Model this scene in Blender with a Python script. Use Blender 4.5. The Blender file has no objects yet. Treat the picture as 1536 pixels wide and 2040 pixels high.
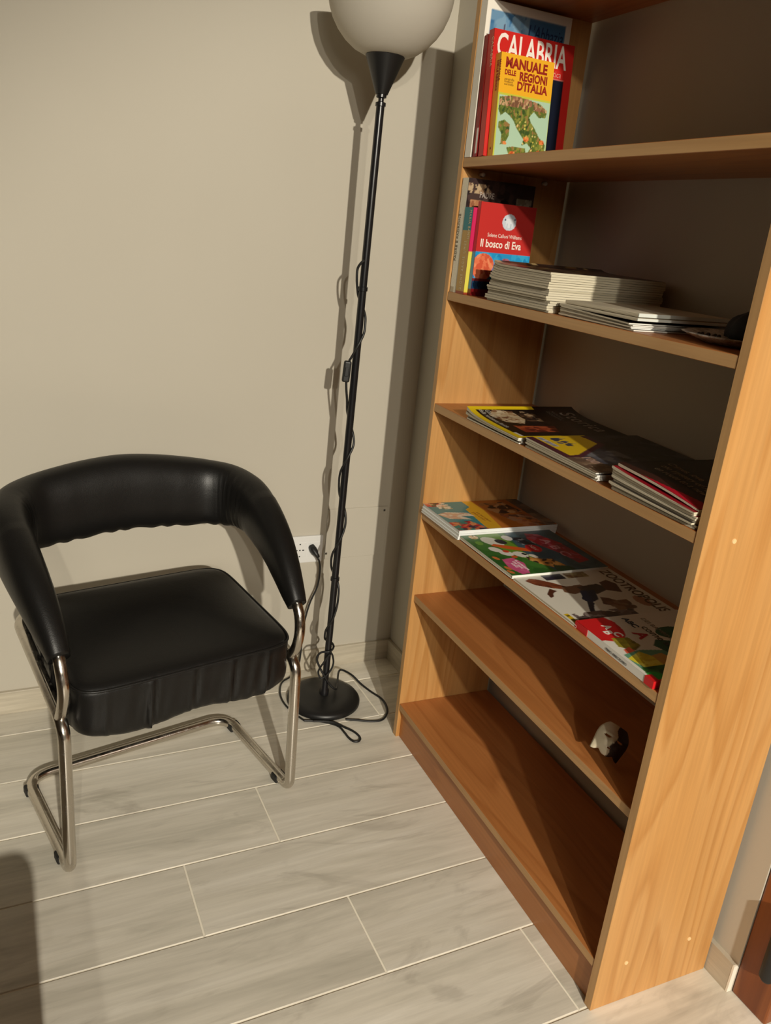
import bpy, bmesh, math, random
import numpy as np
from mathutils import Vector, Matrix
random.seed(7)
rng = np.random.default_rng(7)
S = bpy.context.scene
COL = S.collection

# ------------------------------------------------------------------ camera
cam_d = bpy.data.cameras.new('camera')
cam = bpy.data.objects.new('camera', cam_d)
COL.objects.link(cam)
cam.location = (-1.06017, -1.97907, 1.25927)
cam.rotation_euler = (1.2351, -0.09644, -0.43441)
cam_d.sensor_fit = 'HORIZONTAL'
cam_d.sensor_width = 36.0
cam_d.lens = 1590.04 / 1536 * 36.0
cam_d.clip_start = 0.02
S.camera = cam

# ------------------------------------------------------------------ world, light, exposure
w = bpy.data.worlds.new('night')
S.world = w
w.use_nodes = True
w.node_tree.nodes['Background'].inputs[0].default_value = (1, .9, .75, 1)
w.node_tree.nodes['Background'].inputs[1].default_value = 0.0
S.view_settings.view_transform = 'Standard'
S.view_settings.look = 'None'
S.view_settings.gamma = 1.0
S.view_settings.use_curve_mapping = False
S.view_settings.exposure = 0.0

LIGHTS = [((-1.05, -4.8, 2.26), 635.0), ((-1.50, -4.8, 2.26), 125.0)]
SOFT_FILL = ((-1.85, -4.9, 2.0), 62.0)      # added soft fill lamp, unseen behind the viewer
LIGHT_COLOR = (1.0, 0.925, 0.785)


def ceiling_light(loc, power, label):
    r = bpy.data.objects.new('ceiling_light', None)
    COL.objects.link(r)
    r.location = loc
    r['label'] = label
    r['category'] = 'lamp'
    r['group'] = 'ceiling lights behind the viewer'
    L = bpy.data.lights.new('bulb_light', 'SPOT')
    L.energy = power
    L.spot_size = math.radians(46)
    L.spot_blend = .6
    L.color = LIGHT_COLOR
    L.shadow_soft_size = 0.035
    lo = bpy.data.objects.new('bulb_light', L)
    COL.objects.link(lo)
    lo.parent = r
    lo.rotation_euler = (Vector((-.10, -.45, .42)) - Vector(loc)).to_track_quat('-Z', 'Y').to_euler()
    lathe('canopy', [(0, .44), (.05, .44), (.05, .42), (.006, .415), (.006, .10), (.03, .095), (.055, .06), (.05, .058), (.0, .085)], 20, M('fixture_metal'), r)



def fill_lamp(loc, power):
    r = bpy.data.objects.new('fill_lamp', None)
    COL.objects.link(r)
    r.location = (loc[0], loc[1], 0)
    r['label'] = 'added soft fill lamp standing unseen far behind the viewer'
    r['category'] = 'lamp'
    L = bpy.data.lights.new('bulb_light', 'SPOT')
    L.energy = power
    L.spot_size = math.radians(60)
    L.spot_blend = .6
    L.color = LIGHT_COLOR
    L.shadow_soft_size = 0.38
    lo = bpy.data.objects.new('bulb_light', L)
    COL.objects.link(lo)
    lo.parent = r
    lo.location = (0, 0, loc[2])
    lo.rotation_euler = (Vector((-.25, -.35, .75)) - Vector(loc)).to_track_quat('-Z', 'Y').to_euler()
    lathe('base', [(0, .03), (.16, .03), (.17, .02), (.17, 0), (0, 0)], 24, M('fixture_metal'), r)
    lathe('pole', [(0, .02), (.012, .02), (.012, loc[2] - .40), (0, loc[2] - .40)], 12, M('fixture_metal'), r)


# ------------------------------------------------------------------ materials
MATS = {}


def lin(c):
    return tuple(((v / 255) / 12.92 if v / 255 <= .04045 else ((v / 255 + .055) / 1.055) ** 2.4) for v in c)


def new_mat(name, color=(.5, .5, .5), rough=.5, metal=0.0, spec=.5):
    m = bpy.data.materials.new(name)
    m.use_nodes = True
    b = m.node_tree.nodes['Principled BSDF']
    b.inputs['Base Color'].default_value = (*color, 1)
    b.inputs['Roughness'].default_value = rough
    b.inputs['Metallic'].default_value = metal
    b.inputs['Specular IOR Level'].default_value = spec
    MATS[name] = m
    return m, m.node_tree, b


def N(nt, t, **kw):
    n = nt.nodes.new(t)
    for k, v in kw.items():
        setattr(n, k, v)
    return n


def ramp(nt, stops):
    r = nt.nodes.new('ShaderNodeValToRGB')
    e = r.color_ramp.elements
    while len(e) < len(stops):
        e.new(.5)
    for i, (p, c) in enumerate(stops):
        e[i].position = p
        e[i].color = (*c, 1)
    return r


def coords(nt, scale, kind='Object', rnd=0.0):
    tc = nt.nodes.new('ShaderNodeTexCoord')
    mp = nt.nodes.new('ShaderNodeMapping')
    mp.inputs['Scale'].default_value = scale
    nt.links.new(tc.outputs[kind], mp.inputs['Vector'])
    if rnd:
        oi = nt.nodes.new('ShaderNodeObjectInfo')
        ml = nt.nodes.new('ShaderNodeMath')
        ml.operation = 'MULTIPLY'
        ml.inputs[1].default_value = rnd
        nt.links.new(oi.outputs['Random'], ml.inputs[0])
        cb = nt.nodes.new('ShaderNodeCombineXYZ')
        for i in range(3):
            nt.links.new(ml.outputs[0], cb.inputs[i])
        nt.links.new(cb.outputs[0], mp.inputs['Location'])
    return mp


def noise(nt, vec, scale, detail=3.0, rough=.5, dist=0.0):
    n = nt.nodes.new('ShaderNodeTexNoise')
    n.inputs['Scale'].default_value = scale
    n.inputs['Detail'].default_value = detail
    n.inputs['Roughness'].default_value = rough
    n.inputs['Distortion'].default_value = dist
    nt.links.new(vec.outputs[0], n.inputs['Vector'])
    return n


def bump(nt, b, src, strength, dist=.002):
    bp = nt.nodes.new('ShaderNodeBump')
    bp.inputs['Strength'].default_value = strength
    bp.inputs['Distance'].default_value = dist
    nt.links.new(src, bp.inputs['Height'])
    nt.links.new(bp.outputs[0], b.inputs['Normal'])


def mix(nt, a, bb, fac, mode='MIX'):
    m = nt.nodes.new('ShaderNodeMix')
    m.data_type = 'RGBA'
    m.blend_type = mode
    for s, v in ((m.inputs[6], a), (m.inputs[7], bb)):
        if isinstance(v, tuple):
            s.default_value = (*v, 1)
        else:
            nt.links.new(v, s)
    if isinstance(fac, float):
        m.inputs[0].default_value = fac
    else:
        nt.links.new(fac, m.inputs[0])
    return m.outputs[2]


def wood_mat(name, axis, dark, mid, light, rough=.42):
    """Laminate: stretched noise contours give cathedral figure along the grain axis."""
    m, nt, b = new_mat(name, mid, rough)
    sc = {'x': (.55, 6, 6), 'y': (6, .55, 6), 'z': (6, 6, .55)}[axis]
    sf = {'x': (4, 150, 150), 'y': (150, 4, 150), 'z': (150, 150, 4)}[axis]
    v = coords(nt, sc, rnd=20.0)
    n1 = noise(nt, v, 1.4, 1.5, .4, .3)
    mu = N(nt, 'ShaderNodeMath', operation='MULTIPLY')
    mu.inputs[1].default_value = 9.0
    nt.links.new(n1.outputs[0], mu.inputs[0])
    fr = N(nt, 'ShaderNodeMath', operation='FRACT')
    nt.links.new(mu.outputs[0], fr.inputs[0])
    rp = ramp(nt, [(0, light), (.55, mid), (.86, dark), (1, light)])
    nt.links.new(fr.outputs[0], rp.inputs[0])
    v2 = coords(nt, sf, rnd=9.0)
    n2 = noise(nt, v2, 1.0, 3, .6)
    rp2 = ramp(nt, [(.3, (.82, .80, .77)), (.7, (1.1, 1.1, 1.1))])
    nt.links.new(n2.outputs[0], rp2.inputs[0])
    n3 = noise(nt, v, 0.9, 2, .5)
    base = mix(nt, mid, rp.outputs[0], .62)
    out = mix(nt, base, rp2.outputs[0], .55, 'MULTIPLY')
    nt.links.new(out, b.inputs['Base Color'])
    bump(nt, b, n2.outputs[0], .06, .0006)
    return m


def M(n):
    return MATS[n]


def build_materials():
    # painted wall
    m, nt, b = new_mat('wall_paint', (.60, .555, .455), .85, spec=.3)
    v = coords(nt, (1, 1, 1))
    n = noise(nt, v, 1.3, 3, .5)
    rp = ramp(nt, [(.3, (.545, .505, .42)), (.7, (.575, .535, .45))])
    nt.links.new(n.outputs[0], rp.inputs[0])
    nt.links.new(rp.outputs[0], b.inputs['Base Color'])
    n2 = noise(nt, v, 260, 3, .6)
    bump(nt, b, n2.outputs[0], .12, .001)
    new_mat('ceiling_paint', (.42, .39, .33), .9)  # toned down to weaken light bounced off the unseen ceiling
    new_mat('far_wall_paint', (.26, .22, .165), .9)  # dark tone given to the unseen walls to cut bounced light
    # wood-look porcelain tile
    m, nt, b = new_mat('tile', (.5, .45, .38), .36, spec=.4)
    v = coords(nt, (1.1, 9, 1), rnd=30.0)
    n = noise(nt, v, 1.6, 5, .62, .8)
    rp = ramp(nt, [(.26, lin((200, 195, 180))), (.5, lin((228, 222, 207))), (.72, lin((240, 235, 222)))])
    nt.links.new(n.outputs[0], rp.inputs[0])
    v2 = coords(nt, (3, 60, 1), rnd=13.0)
    n2 = noise(nt, v2, 1.5, 4, .65, .3)
    rp2 = ramp(nt, [(.3, (.90, .895, .89)), (.66, (1.04, 1.04, 1.04))])
    nt.links.new(n2.outputs[0], rp2.inputs[0])
    v3 = coords(nt, (2.2, 7, 1), rnd=41.0)
    n3 = noise(nt, v3, 1.3, 4, .6, 2.2)
    rp3 = ramp(nt, [(.30, (.78, .77, .76)), (.42, (1, 1, 1)), (1, (1.03, 1.03, 1.03))])
    nt.links.new(n3.outputs[0], rp3.inputs[0])
    c = mix(nt, rp.outputs[0], rp2.outputs[0], 1.0, 'MULTIPLY')
    c = mix(nt, c, rp3.outputs[0], .8, 'MULTIPLY')
    oi = nt.nodes.new('ShaderNodeObjectInfo')
    rp4 = ramp(nt, [(0, (.92, .92, .92)), (1, (1.06, 1.06, 1.06))])
    nt.links.new(oi.outputs['Random'], rp4.inputs[0])
    c = mix(nt, c, rp4.outputs[0], 1.0, 'MULTIPLY')
    nt.links.new(c, b.inputs['Base Color'])
    bump(nt, b, n2.outputs[0], .1, .0008)
    new_mat('grout', lin((250, 243, 226)), .85)
    m, nt, b = new_mat('baseboard_tile', lin((198, 190, 170)), .45)
    v = coords(nt, (4, 4, 60))
    n = noise(nt, v, 1.2, 4, .6)
    rp = ramp(nt, [(.3, lin((180, 171, 152))), (.7, lin((208, 199, 180)))])
    nt.links.new(n.outputs[0], rp.inputs[0])
    nt.links.new(rp.outputs[0], b.inputs['Base Color'])
    new_mat('cut_tile', lin((245, 238, 222)), .6)
    # laminate wood
    D_, M_, L_ = (.47, .215, .057), (.58, .298, .096), (.61, .33, .116)
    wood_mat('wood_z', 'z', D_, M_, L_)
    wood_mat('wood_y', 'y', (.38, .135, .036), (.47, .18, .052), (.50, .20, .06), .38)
    wood_mat('wood_edge', 'y', (.52, .29, .115), (.58, .335, .14), (.61, .36, .155), .45)  # front edges lightened in colour, standing in for light from the left
    wood_mat('wood_edge_lit_z', 'z', (.52, .29, .115), (.57, .33, .135), (.60, .35, .15), .45)  # upright edges, with the same side light put into the colour
    wood_mat('door_wood', 'z', (.13, .032, .009), (.24, .068, .018), (.28, .09, .025), .35)
    new_mat('cap', lin((240, 205, 150)), .5)
    # chair
    m, nt, b = new_mat('leather', (.008, .0075, .007), .40, spec=.36)
    v = coords(nt, (1, 1, 1))
    n = noise(nt, v, 420, 2, .6)
    n2 = noise(nt, v, 14, 3, .55)
    ad = N(nt, 'ShaderNodeMath', operation='ADD')
    nt.links.new(n.outputs[0], ad.inputs[0])
    ml = N(nt, 'ShaderNodeMath', operation='MULTIPLY')
    ml.inputs[1].default_value = 4.0
    nt.links.new(n2.outputs[0], ml.inputs[0])
    nt.links.new(ml.outputs[0], ad.inputs[1])
    bump(nt, b, ad.outputs[0], .16, .0015)
    m, nt, b = new_mat('chrome', (.62, .58, .52), .2, 1.0)
    v = coords(nt, (1, 1, 1))
    n = noise(nt, v, 60, 3, .6)
    rp = ramp(nt, [(.35, (.14, .14, .14)), (.75, (.34, .34, .34))])
    nt.links.new(n.outputs[0], rp.inputs[0])
    nt.links.new(rp.outputs[0], b.inputs['Roughness'])
    new_mat('black_rubber', (.012, .012, .012), .6)
    # lamp
    new_mat('lamp_black', (.010, .0098, .0098), .4)
    new_mat('lamp_pole', (.010, .0098, .011), .28)
    m, nt, b = new_mat('shade_plastic', (.80, .77, .70), .42)
    tr = nt.nodes.new('ShaderNodeBsdfTranslucent')
    tr.inputs['Color'].default_value = (.86, .82, .74, 1)
    mx = nt.nodes.new('ShaderNodeMixShader')
    mx.inputs[0].default_value = .55
    nt.links.new(b.outputs[0], mx.inputs[1])
    nt.links.new(tr.outputs[0], mx.inputs[2])
    nt.links.new(mx.outputs[0], nt.nodes['Material Output'].inputs['Surface'])
    new_mat('cable_black', (.011, .011, .011), .45)
    new_mat('white_plastic', (.82, .82, .80), .35)
    new_mat('hole', (.012, .012, .012), .8)
    new_mat('steel', (.6, .6, .58), .25, 1.0)
    new_mat('fixture_metal', (.3, .29, .27), .4, 1.0)
    new_mat('occluder_fabric', (.12, .08, .06), .9)
    # paper
    for nm, a, c2 in (('paper_grey', (158, 147, 124), (224, 213, 188)), ('paper_white', (205, 202, 190), (246, 244, 236)), ('paper_cream', (186, 176, 148), (228, 219, 194))):
        m, nt, b = new_mat(nm, lin(c2), .75)
        v = coords(nt, (2.5, 2.5, 900))
        n = noise(nt, v, 1.0, 3, .7)
        rp = ramp(nt, [(.34, lin(a)), (.62, lin(c2))])
        nt.links.new(n.outputs[0], rp.inputs[0])
        nt.links.new(rp.outputs[0], b.inputs['Base Color'])
        bump(nt, b, n.outputs[0], .3, .0006)
    m, nt, b = new_mat('print_gloss', (.5, .5, .5), .3)
    at = N(nt, 'ShaderNodeVertexColor', layer_name='Col')
    nt.links.new(at.outputs[0], b.inputs['Base Color'])
    m, nt, b = new_mat('print_matt', (.5, .5, .5), .55)
    at = N(nt, 'ShaderNodeVertexColor', layer_name='Col')
    nt.links.new(at.outputs[0], b.inputs['Base Color'])


def flat(rgb, rough=.4):
    k = 'ink_%d_%d_%d_%d' % (*rgb, int(rough * 100))
    if k not in MATS:
        new_mat(k, lin(rgb), rough)
    return MATS[k]


# ------------------------------------------------------------------ mesh helpers
def obj(name, verts, faces, mat, parent=None, smooth=False):
    me = bpy.data.meshes.new(name)
    me.from_pydata([tuple(v) for v in verts], [], faces)
    me.validate()
    me.update()
    return link(name, me, mat, parent, smooth)


def link(name, me, mat, parent=None, smooth=False, fix=True):
    if fix:
        bm = bmesh.new()
        bm.from_mesh(me)
        bmesh.ops.recalc_face_normals(bm, faces=bm.faces)
        bm.to_mesh(me)
        bm.free()
    if smooth:
        for p in me.polygons:
            p.use_smooth = True
    for mm in (mat if isinstance(mat, (list, tuple)) else [mat]):
        me.materials.append(mm)
    o = bpy.data.objects.new(name, me)
    COL.objects.link(o)
    if parent is not None:
        o.parent = parent
    return o


def thing(name, label, cat, loc=(0, 0, 0), rot=(0, 0, 0), group=None):
    o = bpy.data.objects.new(name, None)
    COL.objects.link(o)
    o.empty_display_size = .05
    o.location = loc
    o.rotation_euler = rot
    o['label'] = label
    o['category'] = cat
    if group:
        o['group'] = group
    return o


def tag(o, label, cat, group=None):
    o['label'] = label
    o['category'] = cat
    if group:
        o['group'] = group
    return o


def struct(o):
    o['kind'] = 'structure'
    return o


def boxbm(bm, lo, hi, bev=0.0, seg=2):
    lo, hi = Vector(lo), Vector(hi)
    r = bmesh.ops.create_cube(bm, size=1.0)
    vs = r['verts']
    for v in vs:
        v.co = Vector(((v.co.x + .5) * (hi.x - lo.x) + lo.x, (v.co.y + .5) * (hi.y - lo.y) + lo.y, (v.co.z + .5) * (hi.z - lo.z) + lo.z))
    if bev:
        es = {e for v in vs for e in v.link_edges}
        bmesh.ops.bevel(bm, geom=list(es), offset=bev, segments=seg, affect='EDGES', profile=.5)


def box(name, lo, hi, mat, parent=None, bev=0.0, seg=2):
    bm = bmesh.new()
    boxbm(bm, lo, hi, bev, seg)
    me = bpy.data.meshes.new(name)
    bm.to_mesh(me)
    bm.free()
    return link(name, me, mat, parent)


def boxes(name, lst, mat, parent=None, bev=0.0):
    bm = bmesh.new()
    for lo, hi in lst:
        boxbm(bm, lo, hi, bev)
    me = bpy.data.meshes.new(name)
    bm.to_mesh(me)
    bm.free()
    return link(name, me, mat, parent)


def prism(name, poly, z0, z1, mat, parent=None):
    n = len(poly)
    v = [(x, y, z0) for x, y in poly] + [(x, y, z1) for x, y in poly]
    f = [tuple(range(n)), tuple(range(n, 2 * n))] + [(i, (i + 1) % n, n + (i + 1) % n, n + i) for i in range(n)]
    return obj(name, v, f, mat, parent)


def lathe(name, prof, seg, mat, parent=None, center=(0, 0), smooth=True, axis=None):
    """profile (r, z) list; axis=(dx per z, dy per z) shears along a leaning pole."""
    v, f = [], []
    n = len(prof)
    ax = axis or (0, 0)
    for i in range(seg):
        a = 2 * math.pi * i / seg
        for r, z in prof:
            v.append((center[0] + ax[0] * z + r * math.cos(a), center[1] + ax[1] * z + r * math.sin(a), z))
    for i in range(seg):
        j = (i + 1) % seg
        for k in range(n - 1):
            f.append((i * n + k, j * n + k, j * n + k + 1, i * n + k + 1))
    me = bpy.data.meshes.new(name)
    me.from_pydata(v, [], f)
    bm = bmesh.new()
    bm.from_mesh(me)
    bmesh.ops.remove_doubles(bm, verts=bm.verts, dist=1e-6)
    bmesh.ops.dissolve_degenerate(bm, edges=bm.edges, dist=1e-7)
    bm.to_mesh(me)
    bm.free()
    o = link(name, me, mat, parent, smooth)
    if smooth:
        sharpen(o, 38)
    return o


def sharpen(o, deg):
    me = o.data
    bm = bmesh.new()
    bm.from_mesh(me)
    for e in bm.edges:
        if len(e.link_faces) == 2 and e.calc_face_angle(0) > math.radians(deg):
            e.smooth = False
    bm.to_mesh(me)
    bm.free()


def spline(pts, step=.01, closed=False):
    P = [np.array(p, float) for p in pts]
    n = len(P)
    out = []
    rng_ = range(n) if closed else range(n - 1)
    for i in rng_:
        p0 = P[(i - 1) % n] if (closed or i > 0) else P[0]
        p1, p2 = P[i], P[(i + 1) % n]
        p3 = P[(i + 2) % n] if (closed or i < n - 2) else P[n - 1]
        k = max(2, int(np.linalg.norm((p2 - p1)[:3]) / step))
        t01 = max(np.linalg.norm((p1 - p0)[:3]) ** .5, 1e-4)
        t12 = max(np.linalg.norm((p2 - p1)[:3]) ** .5, 1e-4)
        t23 = max(np.linalg.norm((p3 - p2)[:3]) ** .5, 1e-4)
        m1 = (p2 - p1 + t12 * ((p1 - p0) / t01 - (p2 - p0) / (t01 + t12))) if np.any(p1 != p0) else p2 - p1
        m2 = (p2 - p1 + t12 * ((p3 - p2) / t23 - (p3 - p1) / (t12 + t23))) if np.any(p3 != p2) else p2 - p1
        for s in range(k):
            t = s / k
            out.append((2 * t**3 - 3 * t**2 + 1) * p1 + (t**3 - 2 * t**2 + t) * m1 + (-2 * t**3 + 3 * t**2) * p2 + (t**3 - t**2) * m2)
    if not closed:
        out.append(P[-1])
    return out


def fillet(pts, r, n=7):
    """polyline with rounded corners: pts list, r radius (or list)."""
    P = [np.array(p, float) for p in pts]
    out = [P[0]]
    for i in range(1, len(P) - 1):
        rr = r[i] if isinstance(r, (list, tuple)) else r
        a, b = P[i - 1] - P[i], P[i + 1] - P[i]
        la, lb = np.linalg.norm(a), np.linalg.norm(b)
        a, b = a / la, b / lb
        ang = math.acos(max(-1, min(1, float(a @ b))))
        d = min(rr / math.tan(ang / 2), la * .48, lb * .48)
        p, q = P[i] + a * d, P[i] + b * d
        for k in range(n + 1):
            t = k / n
            out.append((1 - t)**2 * p + 2 * t * (1 - t) * P[i] + t * t * q)
    out.append(P[-1])
    return out


def tubeverts(path, rad, seg=12):
    P = [np.array(p, float) for p in path]
    n = len(P)
    T = []
    for i in range(n):
        t = P[min(i + 1, n - 1)] - P[max(i - 1, 0)]
        T.append(t / (np.linalg.norm(t) + 1e-12))
    u = np.cross(T[0], (0, 0, 1.0))
    if np.linalg.norm(u) < .1:
        u = np.cross(T[0], (1.0, 0, 0))
    u /= np.linalg.norm(u)
    v, f = [], []
    for i in range(n):
        u = u - T[i] * (u @ T[i])
        u /= np.linalg.norm(u)
        w_ = np.cross(T[i], u)
        r = rad[i] if hasattr(rad, '__len__') else rad
        for k in range(seg):
            a = 2 * math.pi * k / seg
            v.append(tuple(P[i] + r * (math.cos(a) * u + math.sin(a) * w_)))
    for i in range(n - 1):
        for k in range(seg):
            k2 = (k + 1) % seg
            f.append((i * seg + k, i * seg + k2, (i + 1) * seg + k2, (i + 1) * seg + k))
    f.append(tuple(range(seg)))
    f.append(tuple(range((n - 1) * seg, n * seg)))
    return v, f


def tube(name, path, rad, mat, parent=None, seg=12):
    v, f = tubeverts(path, rad, seg)
    o = obj(name, v, f, mat, parent, True)
    sharpen(o, 60)
    return o


def text(body, size, mat, parent, mtx, bold=0.0, sx=1.0, name='lettering', align='LEFT', bend=None, spacing=1.0, shear=0.0):
    cu = bpy.data.curves.new('t', 'FONT')
    cu.body = body
    cu.size = size
    cu.offset = bold
    cu.resolution_u = 3
    cu.extrude = 0.00008
    cu.align_x = align
    cu.space_character = spacing
    cu.shear = shear
    to = bpy.data.objects.new('t', cu)
    COL.objects.link(to)
    dg = bpy.context.evaluated_depsgraph_get()
    me = bpy.data.meshes.new_from_object(to.evaluated_get(dg))
    bpy.data.objects.remove(to)
    bpy.data.curves.remove(cu)
    for v in me.vertices:
        co = Vector((v.co.x * sx, v.co.y, v.co.z))
        co = mtx @ co
        if bend:
            co = Vector(bend(co))
        v.co = co
    me.materials.clear()
    return link(name, me, mat, parent, fix=False)


# painted print: numpy canvas -> vertex-coloured sheet (flat print only)
class Canvas:
    def __init__(s, wpx, hpx, bg):
        s.w, s.h = wpx, hpx
        s.a = np.zeros((hpx, wpx, 3)) + np.array(bg, float)
        s.X, s.Y = np.meshgrid((np.arange(wpx)) / (wpx - 1), (np.arange(hpx)) / (hpx - 1))  # y up

    def put(s, mask, c):
        s.a[mask] = c

    def rect(s, x0, y0, x1, y1, c):
        s.put((s.X >= x0) & (s.X <= x1) & (s.Y >= y0) & (s.Y <= y1), c)

    def ell(s, cx, cy, rx, ry, c, rot=0.0, mask=False):
        dx, dy = s.X - cx, s.Y - cy
        ca, sa = math.cos(rot), math.sin(rot)
        m = ((dx * ca + dy * sa) / rx) ** 2 + ((-dx * sa + dy * ca) / ry) ** 2 <= 1
        if mask:
            return m
        s.put(m, c)

    def poly(s, pts, c):
        m = np.zeros_like(s.X, bool)
        n = len(pts)
        j = n - 1
        for i in range(n):
            xi, yi = pts[i]
            xj, yj = pts[j]
            cond = ((yi > s.Y) != (yj > s.Y)) & (s.X < (xj - xi) * (s.Y - yi) / ((yj - yi) + 1e-12) + xi)
            m ^= cond
            j = i
        if c is None:
            return m
        s.put(m, c)

    def blot(s, mask, colors, n, r0, r1, seed=0):
        """scatter random flat blobs of ink inside a mask"""
        g = np.random.default_rng(seed)
        ys, xs = np.where(mask)
        if len(xs) == 0:
            return
        for _ in range(n):
            k = g.integers(len(xs))
            m = s.ell(s.X[ys[k], xs[k]], s.Y[ys[k], xs[k]], g.uniform(r0, r1), g.uniform(r0, r1) * s.w / s.h, None, g.uniform(0, 3), True)
            s.put(m & mask, colors[g.integers(len(colors))])

    def grain(s, amt, seed=0):
        g = np.random.default_rng(seed)
        s.a = np.clip(s.a * (1 + amt * (g.random((s.h, s.w, 1)) - .5)), 0, 255)


def sheet(name, cv, place, mat, parent):
    """grid mesh; place(X, Y) with arrays in 0..1 -> (x, y, z) arrays"""
    x, y, z = place(cv.X, cv.Y)
    co = np.stack([np.broadcast_to(x, cv.X.shape), np.broadcast_to(y, cv.X.shape), np.broadcast_to(z, cv.X.shape)], -1).reshape(-1, 3)
    h, w_ = cv.h, cv.w
    idx = np.arange(h * w_).reshape(h, w_)
    q = np.stack([idx[:-1, :-1], idx[:-1, 1:], idx[1:, 1:], idx[1:, :-1]], -1).reshape(-1, 4)
    me = bpy.data.meshes.new(name)
    me.vertices.add(len(co))
    me.vertices.foreach_set('co', co.ravel().astype(np.float32))
    me.loops.add(q.size)
    me.loops.foreach_set('vertex_index', q.ravel().astype(np.int32))
    me.polygons.add(len(q))
    me.polygons.foreach_set('loop_start', (np.arange(len(q)) * 4).astype(np.int32))
    me.update(calc_edges=True)
    a = cv.a / 255
    l = np.where(a <= .04045, a / 12.92, ((a + .055) / 1.055) ** 2.4).reshape(-1, 3)
    ca = me.color_attributes.new('Col', 'FLOAT_COLOR', 'POINT')
    ca.data.foreach_set('color', np.concatenate([l, np.ones((len(l), 1))], 1).astype(np.float32).ravel())
    o = link(name, me, mat, parent, smooth=True, fix=False)
    return o


build_materials()
ceiling_light(*LIGHTS[0], 'brighter ceiling light hanging behind the viewer')
ceiling_light(*LIGHTS[1], 'dimmer ceiling light hanging behind the viewer, left of the brighter one')
fill_lamp(*SOFT_FILL)

# ------------------------------------------------------------------ bookcase frame (u = inwards, v = along, z = up)
PHI = -0.02256
D, L, T, TS = 0.26853, 0.85542, 0.0172, 0.0184
ZS = dict(A=1.42344, B=1.15327, C=0.90406, D=0.63946, E=0.41801, F=0.10217)
ZTOP = 1.716
cph, sph = math.cos(PHI), math.sin(PHI)


def Bw(X, Y, Z=0.0):
    return (0.10684 - .0014 * Z + X * cph - Y * sph, -0.38643 + X * sph + Y * cph, Z)


T0 = 0.01587
BO = Bw(-D, -T0)          # front edge of the far panel's inner face, on the floor


def bk(u, v, z):
    return (BO[0] + u * cph + v * sph - .0014 * z, BO[1] + u * sph - v * cph, z)


VI = L - 2 * T0           # inner width
# ------------------------------------------------------------------ room shell
ZC = 2.70
g = .0125
wl0, wl1 = Bw(g, .06), Bw(g, -L - .056)
struct(prism('wall_back', [(-3.3, 0), (.6, 0), (.6, .12), (-3.3, .12)], 0, ZC, M('wall_paint')))
struct(prism('wall_right', [(0, 0), (0, -.325), (wl0[0], -.325), (wl1[0], wl1[1]), (wl1[0] + .16, wl1[1] - .004), (.6, wl1[1]), (.6, 0)], 0, ZC, M('wall_paint')))
dy0 = wl1[1]
struct(prism('wall_right.001', [(wl1[0] - .01, -2.32), (wl1[0] - .03, -6.6), (.6, -6.6), (.6, -2.32)], 0, ZC, M('wall_paint')))
struct(prism('wall_right.002', [(wl1[0] - .005, dy0), (wl1[0] - .01, -2.32), (.6, -2.32), (.6, dy0)], 2.12, ZC, M('wall_paint')))
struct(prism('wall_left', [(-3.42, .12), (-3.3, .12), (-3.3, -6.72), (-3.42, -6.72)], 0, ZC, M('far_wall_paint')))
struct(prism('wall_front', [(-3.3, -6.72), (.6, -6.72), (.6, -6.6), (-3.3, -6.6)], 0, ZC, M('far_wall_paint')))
struct(prism('ceiling', [(-3.42, .12), (-3.42, -6.72), (.6, -6.72), (.6, .12)], ZC, ZC + .1, M('ceiling_paint')))

# floor: grout bed with one plank tile per piece
floor = struct(prism('floor', [(-3.42, .12), (-3.42, -6.72), (.6, -6.72), (.6, .12)], -.12, -.0018, M('grout')))
PW, PL, GAP = .1872, 1.122, .0038
row0 = -.1060
joints = {0: -.16, 1: -1.235, 2: -.57, 3: -.776, 4: -.488, 5: -.197, 6: -.92}
bm = bmesh.new()
boxbm(bm, (GAP / 2, GAP / 2, -.011), (PL - GAP / 2, PW - GAP / 2, 0), .0009, 1)
plank_me = bpy.data.meshes.new('tile_plank')
bm.to_mesh(plank_me)
bm.free()
plank_me.materials.append(M('tile'))
cache = {}
for r in range(-1, 36):
    y1 = row0 - r * PW
    y0 = y1 - PW
    if r == -1:
        y0, y1 = row0, 0.0
    if y0 < -6.6:
        break
    j = joints.get(r, -.1 - (r * .413) % 1.122)
    x = j - PL * math.ceil((j + 3.3) / PL)
    while x < .42:
        a, b_ = max(x, -3.3), min(x + PL, .45)
        full = (a == x and b_ == x + PL and r >= 0)
        if full:
            me = plank_me
        else:
            k = (round(a - x, 4), round(b_ - x, 4), r == -1)
            if k not in cache:
                bm = bmesh.new()
                boxbm(bm, (a - x + GAP / 2, GAP / 2, -.011), (b_ - x - GAP / 2, (y1 - y0) - GAP / 2, 0), .0009, 1)
                me = bpy.data.meshes.new('tile_plank')
                bm.to_mesh(me)
                bm.free()
                me.materials.append(M('tile'))
                cache[k] = me
            me = cache[k]
        o = bpy.data.objects.new('tile_plank', me)
        COL.objects.link(o)
        o.parent = floor
        o.location = (x, y0, 0)
        x += PL

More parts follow.
